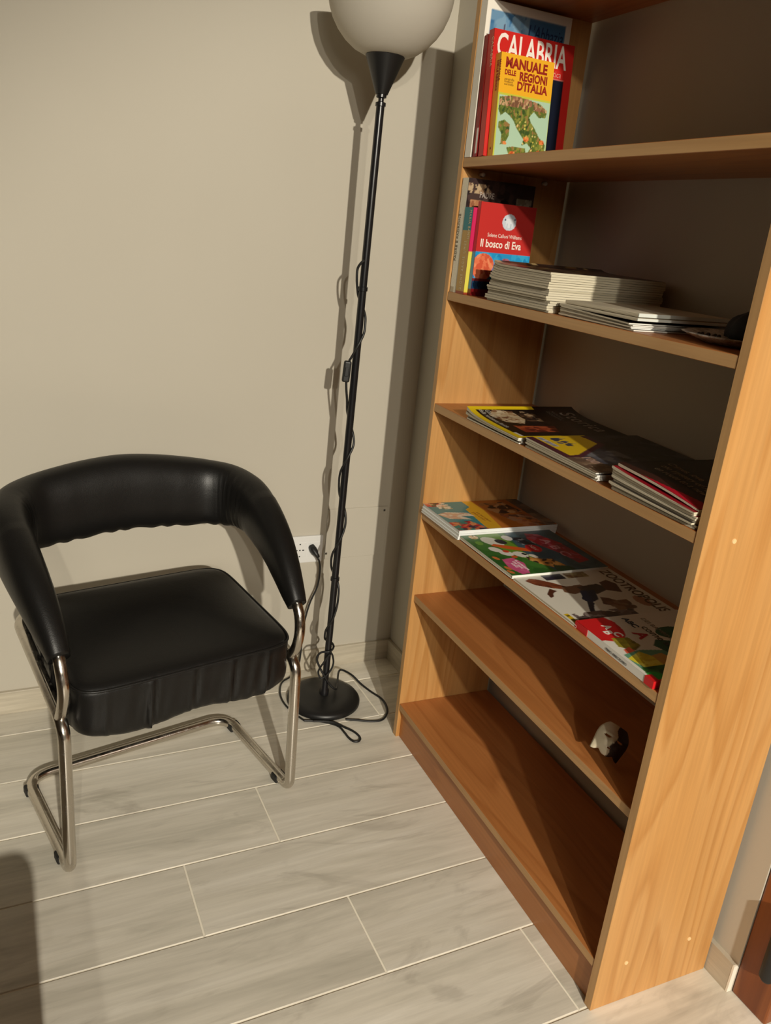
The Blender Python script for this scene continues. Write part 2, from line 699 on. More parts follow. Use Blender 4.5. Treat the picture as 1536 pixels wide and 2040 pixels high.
HB = .0642
struct(box('baseboard_back', (-3.3, -.010, 0), (0, 0, HB), M('baseboard_tile'), bev=.0012))
struct(box('baseboard_right', (-.010, -.325, 0), (0, -.0102, HB), M('baseboard_tile'), bev=.0012))
b0, b1 = Bw(.0025, .03), Bw(.0025, -L - .054)
bb = struct(prism('baseboard_right', [(b0[0], b0[1]), (b1[0], b1[1]), (wl1[0], wl1[1] + .002), (wl0[0], b0[1])], 0, HB, M('baseboard_tile')))
box('cut_end', (b1[0] - .0003, b1[1] - .0022, .001), (wl1[0] + .001, b1[1] + .0016, HB - .001), M('cut_tile'), bb)

# brown door in its reveal beyond the end of the wall
door = struct(box('door_1', (.155, -2.30, .006), (.20, dy0 - .004, 2.1), M('door_wood'), bev=.002))
box('door_frame', (.100, dy0 - .075, 0), (.152, dy0 - .001, 2.1), M('door_wood'), door, bev=.004)
for z0, z1 in ((.12, .95), (1.1, 1.95)):
    boxes('door_panel', [((.145, -1.98, z0), (.156, -1.46, z1))], M('door_wood'), door, .006)
lathe('door_bolt', [(0, .098), (.009, .099), (.0135, .106), (.0135, .24), (.010, .245), (0, .245)], 16, M('black_rubber'), door, (.087, -1.358))

# ------------------------------------------------------------------ things on the back wall
jb = tag(box('junction_box_cover', (-.243, -.0042, .356), (-.055, .0, .509), M('wall_paint'), bev=.0016),
         'square wall-coloured junction box cover low on the wall behind the lamp pole', 'cover plate')
for x, z in ((-.2395, .374), (-.066, .497)):
    box('screw', (x - .003, -.005, z - .003), (x + .003, -.0035, z + .003), flat((70, 66, 58)), jb, .001)

OX, OZ = -.3705, .3533
outlet = thing('wall_outlet', 'white rectangular wall outlet with three module places behind the chair arm', 'outlet', (OX, 0, OZ))
box('cover_plate', (0, -.0095, 0), (.117, 0, .081), M('white_plastic'), outlet, .002)
ins = box('socket_insert', (.0265, -.0108, .018), (.0685, -.009, .062), M('white_plastic'), outlet, .0008)
boxes('socket_hole', [((.0345, -.0113, .0385), (.0405, -.0105, .0415)), ((.0455, -.0113, .038), (.0495, -.0105, .042)), ((.0545, -.0113, .0385), (.0605, -.0105, .0415)),
                      ((.0455, -.0113, .0565), (.0495, -.0105, .0600)), ((.0455, -.0113, .0195), (.0495, -.0105, .0230))], M('hole'), ins)
box('socket_insert', (.0715, -.0108, .018), (.1135, -.009, .062), M('white_plastic'), outlet, .0008)

# ------------------------------------------------------------------ floor lamp
LX, LY = -.28613, -.17928
AX = ((-.27363 + .28613) / 1.8, (-.20559 + .17928) / 1.8)
lamp = thing('floor_lamp', 'tall black floor lamp with a white bowl shade beside the bookcase', 'lamp', (LX, LY, 0))
lathe('base', [(0, .024), (.013, .024), (.014, .0235), (.060, .0235), (.085, .021), (.098, .016), (.1025, .010), (.1025, .003), (.1, 0), (0, 0)], 64, M('lamp_black'), lamp)
R = .0092
pole = lathe('pole', [(0, .02), (.0135, .023), (.0135, .036), (R, .042), (R, .3745), (R + .0028, .375), (R + .0028, .384), (R, .385), (R, 1.126), (R + .0022, 1.127), (R + .0022, 1.136), (R, 1.137),
                      (R, 1.519), (R + .0022, 1.520), (R + .0022, 1.527), (R - .003, 1.529), (R - .003, 1.535), (R + .002, 1.537), (R + .002, 1.546), (0, 1.547)], 24, M('lamp_pole'), lamp, axis=AX)
lathe('shade_holder', [(0, 1.543), (.0135, 1.543), (.0145, 1.546), (.0405, 1.612), (.0425, 1.6165), (.0415, 1.618), (.0, 1.618)], 40, M('lamp_black'), lamp, axis=AX)
prof = [(.036, 1.617), (.050, 1.619), (.070, 1.6275), (.090, 1.6425), (.107, 1.661), (.119, 1.680), (.127, 1.700), (.1315, 1.718), (.1335, 1.734), (.1310, 1.7345), (.1290, 1.718), (.1245, 1.700), (.1165, 1.6815), (.105, 1.663), (.088, 1.645), (.069, 1.630), (.05, 1.622), (.0, 1.620)]
lathe('lamp_shade', prof, 72, M('shade_plastic'), lamp, axis=AX)

RV, FV = np.array((.943, -.333)), np.array((.333, .943))


def polept(off, z, dep):
    return (AX[0] * z + RV[0] * off + FV[0] * dep, AX[1] * z + RV[1] * off + FV[1] * dep, z)


CR = .0030
F_, B_ = -(R + CR), (R + CR)
up = [(-.004, 1.196, -.010), (-.010, 1.190, -.009), (-.0165, 1.178, -.004), (-.0165, 1.154, -.002), (-.0125, 1.130, .003), (-.008, 1.113, .010), (.0045, 1.09, .0115), (.0125, 1.068, .002), (.0135, 1.050, -.002), (.0125, 1.030, -.005), (.0, .999, F_), (-.0118, .972, -.008), (-.0165, .962, -.006)]
dn = [(-.0192, .912, -.006), (-.0175, .895, -.005), (-.0125, .863, .0), (-.0085, .833, .009), (.003, .80, .0122), (.0118, .775, .004), (.0140, .752, -.003), (.0, .715, F_), (-.0122, .680, -.003), (-.0128, .645, .003), (-.007, .61, .0105), (.005, .585, .011), (.0120, .560, .003), (.0125, .529, -.003), (-.0, .489, F_), (-.0135, .452, -.004), (-.0135, .419, .002),
      (-.008, .398, .010), (.005, .376, .0125), (.0125, .352, .003), (.0135, .323, -.002), (.0115, .296, -.006), (.003, .262, F_), (-.0115, .226, -.004), (-.0128, .205, .0), (-.009, .190, .009), (.008, .181, .010), (.0145, .174, .0), (.006, .166, F_),
      (-.0203, .160, -.012), (-.0295, .143, -.012), (-.0205, .117, -.014), (-.0050, .091, -.018), (.010, .066, -.016), (.030, .046, -.012)]
cab = [polept(*p) for p in up]
tube('cable', spline(cab, .004), CR, M('cable_black'), lamp, 8)
fl = [(-.200, -.091, .034), (-.178, -.120, .031), (-.158, -.150, .014), (-.140, -.181, .0045), (-.124, -.227, .0035), (-.1285, -.268, .0035), (-.142, -.297, .0035), (-.168, -.320, .0035), (-.200, -.317, .0035), (-.232, -.302, .0038), (-.262, -.2905, .0038)]
cab = [polept(*p) for p in dn] + [(x - LX, y - LY, z) for x, y, z in fl]
tube('cable', spline(cab, .004), CR, M('cable_black'), lamp, 8)
lp = [(.004, .168, F_ - .002), (.013, .152, -.012), (.0170, .126, -.013), (.0070, .100, -.016), (-.0130, .083, -.018), (-.0225, .100, -.016), (-.0110, .131, F_ - .006), (.004, .158, F_ - .004)]
tube('cable', spline([polept(*p) for p in lp], .004), CR * .9, M('cable_black'), lamp, 8)
fl2 = [(-.372, -.262, .0038), (-.345, -.272, .0038), (-.318, -.2865, .0036), (-.293, -.313, .0035), (-.288, -.345, .0035), (-.286, -.369, .0035), (-.279, -.387, .0035), (-.267, -.390, .0035), (-.258, -.380, .0035), (-.258, -.365, .0040), (-.265, -.348, .0055), (-.283, -.327, .0085), (-.300, -.3035, .0095), (-.322, -.290, .0095), (-.352, -.2775, .008)]
tube('cable', spline([(x - LX, y - LY, z) for x, y, z in fl2], .004), CR, M('cable_black'), lamp, 8)
pc = [(-.283, -.034, .386), (-.2735, -.040, .368), (-.267, -.034, .340), (-.269, -.028, .284), (-.287, -.026, .233), (-.299, -.027, .181), (-.305, -.03, .131), (-.307, -.032, .076), (-.314, -.034, .03), (-.334, -.040, .006), (-.368, -.060, .0035), (-.392, -.11, .0035), (-.398, -.17, .0035), (-.385, -.228, .0035), (-.372, -.262, .0038)]
tube('cable', spline([(x - LX, y - LY, z) for x, y, z in pc], .005), CR * .9, M('cable_black'), lamp, 8)
# plug (moves with the lamp's cable)
bm = bmesh.new()
prof2 = [(0, .008, .010), (.012, .0095, .0105), (.022, .0085, .010), (.030, .006, .007), (.040, .0042, .0045)]
pv, pf = [], []
for s, rx, rz in prof2:
    for k in range(12):
        a = 2 * math.pi * k / 12
        ce, se = math.cos(a), math.sin(a)
        pv.append((rx * math.copysign(abs(ce) ** .6, ce), -s, rz * math.copysign(abs(se) ** .6, se)))
for i in range(len(prof2) - 1):
    for k in range(12):
        pf.append((i * 12 + k, i * 12 + (k + 1) % 12, (i + 1) * 12 + (k + 1) % 12, (i + 1) * 12 + k))
pf += [tuple(range(12)), tuple(range(48, 60))]
Rm = Matrix.Translation((-.2905 - LX, -.0105 - LY, .4035)) @ Matrix.Rotation(math.radians(38), 4, 'X') @ Matrix.Rotation(math.radians(20), 4, 'Z')
obj('plug', [Rm @ Vector(p) for p in pv], pf, M('cable_black'), lamp, True)
# in-line switch
sw_c = polept(-.0205, .936, -.008)
bm = bmesh.new()
boxbm(bm, (-.0093, -.007, -.026), (.0093, .007, .026), .0045, 3)
boxbm(bm, (-.0045, -.0095, -.011), (.0045, -.0065, .011), .0012, 2)
for v in bm.verts:
    v.co = Matrix.Translation(sw_c) @ Matrix.Rotation(math.radians(-19.5), 4, 'Z') @ Matrix.Rotation(math.radians(3), 4, 'Y') @ v.co
me = bpy.data.meshes.new('switch')
bm.to_mesh(me)
bm.free()
link('switch', me, M('cable_black'), lamp)

# ------------------------------------------------------------------ chair (local: x = viewer's right, y = -forward, z)
ca = math.atan2(.21, .978)
chair = thing('armchair', 'black padded armchair with a curved back and a chromed tube cantilever frame', 'chair', (-.78, -.409, 0), (0, 0, ca))
# local: x along r=(.978,.21); y = -(forward)


def cl(X, Fw, Z):
    return (X, -Fw, Z)


TR = .0122
XH = .25
half = [(XH, .10, .0135), (XH, .166, .0135), (XH, .160, .345), (XH - .004, -.18, .412), (0, -.205, .416)]
right = [(0, -.158, .0135), (XH, -.158, .0135)] + half[0:]
full = [cl(*p) for p in right]
pr_ = fillet(full, [0, .055, .01, .026, .045, .05, 0], 8)
left = [(-p[0], p[1], p[2]) for p in pr_[::-1]]
# closed loop = right half + left half
path = pr_ + left[1:]
frame = tube('frame', path, TR, M('chrome'), chair, 14)
for s in (-1, 1):
    ap = [cl(s * (XH - .001), .139, .352), cl(s * (XH - .001), .158, .385), cl(s * (XH - .001), .167, .425), cl(s * XH, .160, .460), cl(s * XH, .143, .487), cl(s * (XH + .003), .10, .525)]
    tube('arm_tube', spline(ap, .008), TR * .96, M('chrome'), chair, 14)
for s in (-1, 1):
    for Fw in (.115, -.118):
        boxes('glide', [((s * XH - .0145, -Fw - .013, .0005), (s * XH + .0145, -Fw + .013, .020))], M('black_rubber'), chair, .004)

# padded arm-and-back roll: one continuous sleeve
half_p = [  # X, F, Z, half height, half thickness
    (.2500, .148, .4800, .022, .020), (.2515, .125, .5020, .030, .024), (.2560, .085, .5350, .040, .029), (.2620, .030, .5720, .050, .034), (.2660, -.040, .6060, .060, .038),
    (.2640, -.105, .6270, .067, .041), (.2420, -.165, .6340, .073, .042), (.1950, -.200, .6370, .077, .042), (.1200, -.214, .6440, .082, .043), (.0550, -.219, .6500, .084, .043), (0, -.221, .6520, .085, .043)]
pts = half_p + [(-a, b, c, d, e) for a, b, c, d, e in half_p[-2::-1]]
sp = spline([np.array((a, -b, c, d, e)) for a, b, c, d, e in pts], .0065)
NS = 36
pv, pf = [], []
n = len(sp)
for i, p in enumerate(sp):
    t = sp[min(i + 1, n - 1)][:3] - sp[max(i - 1, 0)][:3]
    t /= np.linalg.norm(t)
    upv = np.array((0, 0, 1.0)) - t * t[2]
    upv /= np.linalg.norm(upv)
    side = np.cross(t, upv)
    # lean the back away from the sitter
    c0 = p[:3]
    s_ = i / (n - 1)
    corner = math.exp(-((abs(s_ - .5) - .235) / .035) ** 2)
    for k in range(NS):
        a = 2 * math.pi * k / NS
        ce, se = math.cos(a), math.sin(a)
        x_ = math.copysign(abs(ce) ** .82, ce) * p[4]
        y_ = math.copysign(abs(se) ** .82, se) * p[3]
        # creases near the inner corners, scalloped lower rim
        inner = max(0, -ce)
        x_ -= -.0022 * corner * inner * math.sin(s_ * 420 + k * .25)
        low = max(0, -se) ** 3
        y_ += .0022 * low * math.sin(s_ * 150 + 1.3 * math.sin(s_ * 61)) * (1 if abs(s_ - .5) < .26 else .35)
        pv.append(tuple(c0 + side * x_ + upv * y_ + np.array((0, 1.0, 0)) * (.10 * y_ if abs(s_ - .5) < .3 else 0)))
for i in range(n - 1):
    for k in range(NS):
        k2 = (k + 1) % NS
        pf.append((i * NS + k, i * NS + k2, (i + 1) * NS + k2, (i + 1) * NS + k))
for e, i in ((0, 0), (1, n - 1)):   # rolled ends around the tube
    base = len(pv)
    t = sp[1][:3] - sp[0][:3] if e == 0 else sp[-2][:3] - sp[-1][:3]
    t /= np.linalg.norm(t)
    c0 = sp[i][:3]
    for k in range(NS):
        q = np.array(pv[i * NS + k])
        pv.append(tuple(c0 + (q - c0) * .62 + t * .004))
    for k in range(NS):
        k2 = (k + 1) % NS
        pf.append((i * NS + k, i * NS + k2, base + k2, base + k))
    pf.append(tuple(base + k for k in range(NS)))
padr = obj('padded_backrest', pv, pf, M('leather'), chair, True)

# seat cushion: rounded square lofted in rings
NR = 320


def ring(hw, f0, f1, rad, frac=1.0):
    """rounded rectangle half width hw, from F=f1 (front) to f0 (back)"""
    out = []
    cy = (f0 + f1) / 2
    hh = (f1 - f0) / 2
    for k in range(720):
        a = 2 * math.pi * k / 720
        ce, se = math.cos(a), math.sin(a)
        e = 2 / rad
        out.append((math.copysign(abs(ce) ** e, ce) * hw, cy + math.copysign(abs(se) ** e, se) * hh))
    # even spacing along the outline
    P = np.array(out + [out[0]])
    d = np.concatenate([[0], np.cumsum(np.linalg.norm(np.diff(P, axis=0), axis=1))])
    q = np.linspace(0, d[-1], NR + 1)[:-1]
    return [(float(a), float(b)) for a, b in zip(np.interp(q, d, P[:, 0]), np.interp(q, d, P[:, 1]))]


rings = []


def seatz(F):
    return .412 + (.18 - F) * .075


f0, f1, hw = -.195, .184, .2335
# (inset, dz from rim, skirt weight)
layers = [(.030, -.104, 0), (.006, -.105, .6), (.002, -.098, 1), (.0, -.085, 1), (.0, -.068, 1), (.001, -.05, .9), (.001, -.034, .75), (.0005, -.02, .5), (.0, -.010, .25), (.002, -.002, .08), (.007, .004, 0), (.016, .0085, 0), (.035, .0135, 0), (.07, .0185, 0), (.11, .0215, 0), (.145, .0235, 0), (.175, .0243, 0)]
pv, pf = [], []
prng = np.random.default_rng(3)
pk = prng.uniform(0, 2 * math.pi, 8)
for li, (ins_, dz, wt) in enumerate(layers):
    rr = ring(hw - ins_, f0 + ins_, f1 - ins_, 9 if ins_ < .02 else 7)
    for k, (x, F) in enumerate(rr):
        a = k / NR
        pleat = .0011 * math.sin(a * 190 + pk[0] + dz * 9) * (.5 + .5 * math.sin(a * 57 + pk[1])) + .0008 * math.sin(a * 331 + pk[2] + dz * 40)
        pleat += .0045 * max(0, math.sin(a * 117 + pk[3] + dz * 6)) ** 10 - .004 * max(0, math.sin(a * 117 + pk[3] + .5 + dz * 6)) ** 12
        pleat *= .35 + 1.2 * max(0, math.sin(a * 44 + pk[4])) ** 2 + .5 * max(0, math.sin(a * 23 + pk[5]))
        nx, nF = x / hw, (F - (f0 + f1) / 2) / ((f1 - f0) / 2)
        m_ = max(abs(nx), abs(nF))
        dx = nx if abs(nx) > .92 else 0
        dF = nF if abs(nF) > .92 else 0
        sag = -.006 * math.sin(a * 41 + 1) * (1 if dz < -.08 else 0)
        pv.append(cl(x + dx * pleat * wt * 1.3, F + dF * pleat * wt * 1.6, seatz(F) + dz + sag))
nl = len(layers)
for i in range(nl - 1):
    for k in range(NR):
        k2 = (k + 1) % NR
        pf.append((i * NR + k, i * NR + k2, (i + 1) * NR + k2, (i + 1) * NR + k))
pv.append(cl(0, 0, seatz(0) + .0248))
ci = len(pv) - 1
pf += [((nl - 1) * NR + k, (nl - 1) * NR + (k + 1) % NR, ci) for k in range(NR)]
pf.append(tuple(range(NR)))
obj('seat', pv, pf, M('leather'), chair, True)
# piping along the front rim
pp = [cl(x * 1.0, F, seatz(F) - .0005) for x, F in ring(hw - .0005, f0 + .0005, f1 - .0005, 9)]
tube('piping', pp + [pp[0]], .0028, M('leather'), chair, 8)

# added unseen stool outside the frame, there only to cast the floor shadow
occluder = thing('blocker', 'low brown added footstool standing just outside the left edge of the view', 'occluder', (-1.40, -1.55, 0))
box('cushion', (-.34, -.25, .14), (.345, .25, .425), M('occluder_fabric'), occluder, .03, 3)
for sx in (-.29, .28):
    for sy in (-.2, .2):
        box('leg', (sx - .02, sy - .02, 0), (sx + .02, sy + .02, .145), M('door_wood'), occluder, .003)

# ------------------------------------------------------------------ bookcase
case = thing('bookcase', 'tall cherry wood-look open bookcase with six shelves against the right wall', 'bookcase', BO, (0, 0, PHI))


def kb(u, v, z):
    return (u - .0014 * z, -v, z)


def panel(name, u0, u1, v0, v1, z0, z1, mat, edge, edge_axis):
    """board whose front face (u0) carries the edge band"""
    bm = bmesh.new()
    boxbm(bm, (u0, -v1, z0), (u1, -v0, z1), .0008, 1)
    for v in bm.verts:
        v.co.x -= .0014 * v.co.z
    me = bpy.data.meshes.new(name)
    bmesh.ops.recalc_face_normals(bm, faces=bm.faces)
    bm.to_mesh(me)
    bm.free()
    o = link(name, me, [mat, edge], case)
    for p in me.polygons:
        if p.normal.x < -.8:
            p.material_index = 1
    return o


HT = 1.742
panel('side_panel', 0, D, -T, 0, 0, HT, M('wood_z'), M('wood_edge_lit_z'), 'z')
near_panel = panel('side_panel', 0, D, VI, VI + T, 0, HT, M('wood_z'), M('wood_edge_lit_z'), 'z')
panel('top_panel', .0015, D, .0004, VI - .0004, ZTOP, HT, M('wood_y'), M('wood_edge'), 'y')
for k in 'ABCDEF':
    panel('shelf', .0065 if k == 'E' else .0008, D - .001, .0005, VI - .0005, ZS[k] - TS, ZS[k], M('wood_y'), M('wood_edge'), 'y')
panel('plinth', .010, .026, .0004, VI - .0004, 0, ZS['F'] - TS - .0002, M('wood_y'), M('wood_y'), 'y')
for u, z in ((.058, .893), (.204, .097), (.059, .092)):
    bm = bmesh.new()
    bmesh.ops.create_cone(bm, cap_ends=True, segments=16, radius1=.0042, radius2=.0036, depth=.0016)
    for v in bm.verts:
        v.co = Vector(kb(u, VI + T + .0006, z)) + Matrix.Rotation(math.radians(90), 3, 'X') @ v.co
    me = bpy.data.meshes.new('screw_cap')
    bm.to_mesh(me)
    bm.free()
    link('screw_cap', me, M('cap'), case)
for u, z in ((.047, 1.3955), (.205, 1.3955)):
    bm = bmesh.new()
    bmesh.ops.create_cone(bm, cap_ends=True, segments=14, radius1=.0042, radius2=.0036, depth=.010)
    for v in bm.verts:
        v.co = Vector(kb(u, .005, z)) + Matrix.Rotation(math.radians(90), 3, 'X') @ v.co
    bmesh.ops.create_uvsphere(bm, u_segments=10, v_segments=6, radius=.0048, matrix=Matrix.Translation(kb(u, .010, z)))
    me = bpy.data.meshes.new('shelf_pin')
    bm.to_mesh(me)
    bm.free()
    link('shelf_pin', me, flat((236, 234, 228), .25), case, True)  # pale colour stands in for the bright reflection on the metal

# ------------------------------------------------------------------ books and magazines
EPS = .00045


def place(name, label, cat, u, v, z, yaw=0.0, lean=0.0, group=None):
    return thing(name, label, cat, bk(u, v, z + .0003), (-lean, 0, PHI + yaw), group)


def cover_wrap(root, W, H, T, mat, th=.0009, flat_book=False):
    """U-shaped cover round the spine (standing: spine at x=0; y from 0 to -T; z up)"""
    bm = bmesh.new()
    if flat_book:      # spine side given by -y end; lying, z is the thickness
        boxbm(bm, (0, -W, 0), (H, 0, th))
        boxbm(bm, (0, -W, T - th), (H, 0, T))
        boxbm(bm, (0, -W, th), (H, -W + th, T - th))
    else:
        boxbm(bm, (0, -th, 0), (W, 0, H))
        boxbm(bm, (0, -T, 0), (W, -T + th, H))
        boxbm(bm, (0, -T + th, 0), (th, -th, H))
    me = bpy.data.meshes.new('cover')
    bm.to_mesh(me)
    bm.free()
    return link('cover', me, mat, root)


def standing(root, W, H, T, cover_rgb, front, spine, gloss='print_gloss', pages='paper_cream'):
    c = cover_wrap(root, W, H, T, flat(cover_rgb))
    box('pages', (.0012, -T + .0010, .0015), (W - .0015, -.0010, H - .0015), M(pages), root)
    fr = sheet('cover_print', front, lambda X, Y: (X * W, -T - EPS + 0 * X, Y * H), M(gloss), root)
    if spine is not None:
        sheet('spine_print', spine, lambda X, Y: (-EPS + 0 * X, -X * T, Y * H), M(gloss), root)


def cover_m(W, H, T, x, y):      # text on a standing cover, x, y as fractions
    return Matrix.Translation((x * W, -T - EPS - .0004, y * H)) @ Matrix.Rotation(math.radians(90), 4, 'X')


def spine_m(H, T, x, y, up=False):
    """spine lettering; Italian spines read upwards, others downwards"""
    base = Matrix.Translation((-EPS - .0004, -x * T, y * H))
    # local text x -> +-z ; text normal -> -x
    if up:
        return base @ Matrix(((0, 0, -1, 0), (0, -0 + 1, 0, 0), (1, 0, 0, 0), (0, 0, 0, 1))).to_3x3().to_4x4()
    return base @ Matrix(((0, 0, -1, 0), (0, -1, 0, 0), (-1, 0, 0, 0), (0, 0, 0, 1))).to_3x3().to_4x4()


WHITE = (246, 240, 226)
# ---- top visible shelf: four leaning books
zA = ZS['A']
b = place('book', 'tall thin blue book with a white border, rearmost on the upper shelf', 'book', .001, .004, zA, 0, .012)
W, H, T_ = .200, .2845, .0232
cv = Canvas(70, 96, WHITE)
cv.rect(.055, .0, .93, .945, (86, 132, 170))
m = (cv.X > .055) & (cv.X < .93) & (cv.Y < .945)
for yy, cc in ((.93, (66, 116, 160)), (.86, (78, 128, 168)), (.80, (96, 144, 180)), (.72, (120, 160, 188)), (.6, (150, 176, 190))):
    cv.put(m & (cv.Y < yy), cc)
cv.blot(m & (cv.Y > .6) & (cv.X < .5), [(128, 164, 190), (110, 150, 182)], 24, .03, .09, 4)
cv.poly([(.215, .885), (.185, .62), (.25, .62)], (66, 54, 84))
cv.rect(.06, .0, .93, .58, (120, 112, 96))
sp_ = Canvas(4, 20, WHITE)
standing(b, W, H, T_, WHITE, cv, sp_, pages='paper_white')
text("L'Abbazia", .036, flat((26, 52, 96)), b, cover_m(W, H, T_, .49, .815), sx=.62, name='title_lettering', shear=.15)
text("di Pompei", .032, flat((26, 52, 96)), b, cover_m(W, H, T_, .46, .71), sx=.62, name='title_lettering', shear=.15)

b = place('book', 'thin dark red book with a white spine sticker, between the blue and the red-titled book', 'book', .002, .0365, zA, 0, .042)
W, H, T_ = .18, .220, .0140
cv = Canvas(10, 10, (140, 28, 24))
sp_ = Canvas(10, 90, (150, 36, 30))
sp_.blot(sp_.X >= 0, [(120, 26, 24), (170, 60, 48), (140, 30, 26)], 40, .1, .3, 2)
sp_.rect(.5, .03, 1, .24, (238, 230, 222))
sp_.rect(.0, .0, 1, .03, (150, 20, 40))
standing(b, W, H, T_, (140, 28, 24), cv, sp_)

b = place('book', 'red book titled in big white capitals with a navy panel on its cover', 'book', .003, .0575, zA, 0, .068)
W, H, T_ = .189, .2275, .0185
cv = Canvas(100, 110, (206, 40, 34))
cv.rect(.30, .0, .905, .70, (14, 22, 40))
cv.rect(.30, .70, .905, .707, (214, 120, 110))
cv.rect(.90, .0, .907, .70, (214, 120, 110))
cv.poly([(.15, .74), (.34, .715), (.5, .71), (.62, .725), (.6, .735), (.3, .735)], (150, 24, 22))
mk = cv.ell(.60, .31, .08, .05, None, 0, True)
cv.blot(mk, [(96, 120, 50), (130, 140, 60), (70, 90, 50)], 30, .01, .03, 3)
sp_ = Canvas(10, 90, (196, 60, 48))
standing(b, W, H, T_, (200, 40, 34), cv, sp_)
text('CALABRIA', .0595, flat((245, 236, 226)), b, cover_m(W, H, T_, .040, .795), bold=.0010, sx=.60, name='title_lettering')
text('guida turistica', .017, flat((226, 150, 140)), b, cover_m(W, H, T_, .46, .722), sx=.8, name='title_lettering')
text('CALABRIA', .0105, flat((236, 190, 150)), b, spine_m(H, T_, .72, .94), sx=1.1, name='spine_lettering')

b = place('book', 'yellow book with a painted map of Italy, frontmost on the upper shelf', 'book', .011, .0800, zA, 0, .080)
W, H, T_ = .1230, .1850, .0195
cv = Canvas(100, 150, (240, 178, 42))
cv.rect(.0, .0, 1, .62, (196, 200, 70))
cv.rect(.03, .0, .99, .60, (176, 206, 178))
sea = (176, 206, 178)
land = cv.poly([(.04, .58), (.28, .61), (.55, .60), (.80, .575), (.95, .52), (.93, .45), (.80, .44), (.70, .49), (.62, .43), (.66, .38), (.74, .33), (.84, .25), (.98, .18), (.97, .06), (.9, .0), (.68, .0), (.66, .08), (.70, .13), (.62, .17), (.52, .14), (.55, .2), (.46, .26), (.40, .30), (.34, .36), (.26, .41), (.16, .44), (.08, .40), (.03, .46)], None)
land2 = cv.poly([(.06, .34), (.16, .365), (.27, .33), (.27, .22), (.20, .13), (.12, .12), (.13, .22), (.06, .28)], None)
land3 = cv.poly([(.24, .10), (.38, .12), (.6, .115), (.64, .02), (.5, .0), (.3, .02)], None)
GREEN = [(84, 104, 40), (112, 126, 54), (62, 84, 40), (138, 140, 62), (150, 116, 66), (96, 110, 46)]
for msk, sd in ((land, 1), (land2, 2), (land3, 3)):
    cv.put(msk, (96, 110, 48))
    cv.blot(msk, GREEN, 300, .012, .045, sd)
cv.blot(land & (cv.Y > .5), [(150, 104, 78), (176, 130, 96), (196, 160, 118), (120, 84, 60), (96, 104, 60)], 130, .012, .04, 9)
for cx, cy, s_ in ((.60, .21, .055), (.90, .2, .05), (.20, .14, .035), (.36, .03, .08), (.86, .09, .05), (.5, .04, .05)):
    mk = cv.ell(cx, cy, s_, s_ * .5, None, 0, True)
    cv.blot(mk, [(214, 110, 50), (226, 140, 76), (190, 84, 40)], 26, .012, .03, int(cx * 100))
cv.blot(land & (cv.Y < .4), [(206, 190, 90), (220, 200, 120)], 26, .01, .018, 14)
sp_ = Canvas(10, 90, (222, 164, 44))
standing(b, W, H, T_, (232, 172, 44), cv, sp_)
br = flat((150, 34, 18))
text('MANUALE', .0245, br, b, cover_m(W, H, T_, .085, .868), bold=.0010, sx=.86, name='title_lettering')
text('DELLE', .0125, br, b, cover_m(W, H, T_, .085, .798), bold=.0005, sx=.74, name='title_lettering')
text('REGIONI', .0208, br, b, cover_m(W, H, T_, .36, .767), bold=.0008, sx=.80, name='title_lettering')
text("D'ITALIA", .0208, br, b, cover_m(W, H, T_, .33, .672), bold=.0008, sx=.88, name='title_lettering')
for i in range(3):
    text(('geografia', 'costumi', 'curiosita')[i], .0062, flat((120, 78, 24)), b, cover_m(W, H, T_, .09, .745 - i * .024), name='cover_lettering')
text('MANUALE', .0082, br, b, spine_m(H, T_, .88, .93), sx=1.0, bold=.0002, name='spine_lettering')
text('DELLE REGIONI', .0082, br, b, spine_m(H, T_, .42, .93), sx=.95, bold=.0002, name='spine_lettering')
text('A', .007, flat((70, 40, 14)), b, Matrix.Translation((-EPS - .0004, -.4 * T_, .012)) @ Matrix(((0, 0, -1), (-1, 0, 0), (0, 1, 0))).to_4x4(), name='spine_lettering')

# ---- second shelf: standing books
zB = ZS['B']
b = place('book', 'tall book with a cream spine and a dark photographic cover, rearmost on the second shelf', 'book', .004, .0035, zB)
W, H, T_ = .164, .2315, .0255
cv = Canvas(90, 110, (52, 40, 40))
mk = (cv.Y > .70)
cv.blot(mk, [(60, 44, 44), (44, 34, 34), (74, 56, 52)], 80, .03, .1, 5)
cv.blot((cv.Y > .88) & (cv.X < .34) & (cv.Y < .96), [(150, 120, 92), (120, 92, 74), (190, 164, 130)], 26, .01, .035, 6)
cv.blot((cv.X > .05) & (cv.X < .24) & (cv.Y < .82) & (cv.Y > .68), [(176, 120, 82), (190, 136, 96), (150, 96, 66)], 70, .02, .05, 7)
cv.ell(.56, .80, .115, .022, (14, 11, 12))
cv.ell(.56, .825, .06, .03, (14, 11, 12))
cv.ell(.56, .72, .055, .07, (60, 42, 36))
cv.blot((cv.X > .74) & (cv.X < .97) & (cv.Y < .88) & (cv.Y > .7), [(158, 150, 128), (140, 130, 108), (174, 166, 142)], 40, .02, .06, 8)
sp_ = Canvas(12, 110, (238, 231, 208))
sp_.grain(.06)
sp_.rect(.9, 0, 1, 1, (232, 226, 208))
sp_.rect(.0, .0, .55, .05, (196, 180, 150))
standing(b, W, H, T_, (52, 40, 40), cv, sp_)
text('PADRE', .0165, flat((196, 184, 172)), b, cover_m(W, H, T_, .175, .845), sx=.72, name='title_lettering')
text('PADRE E PADRONE', .011, flat((92, 84, 66)), b, spine_m(H, T_, .40, .28, True), sx=1.0, name='spine_lettering')

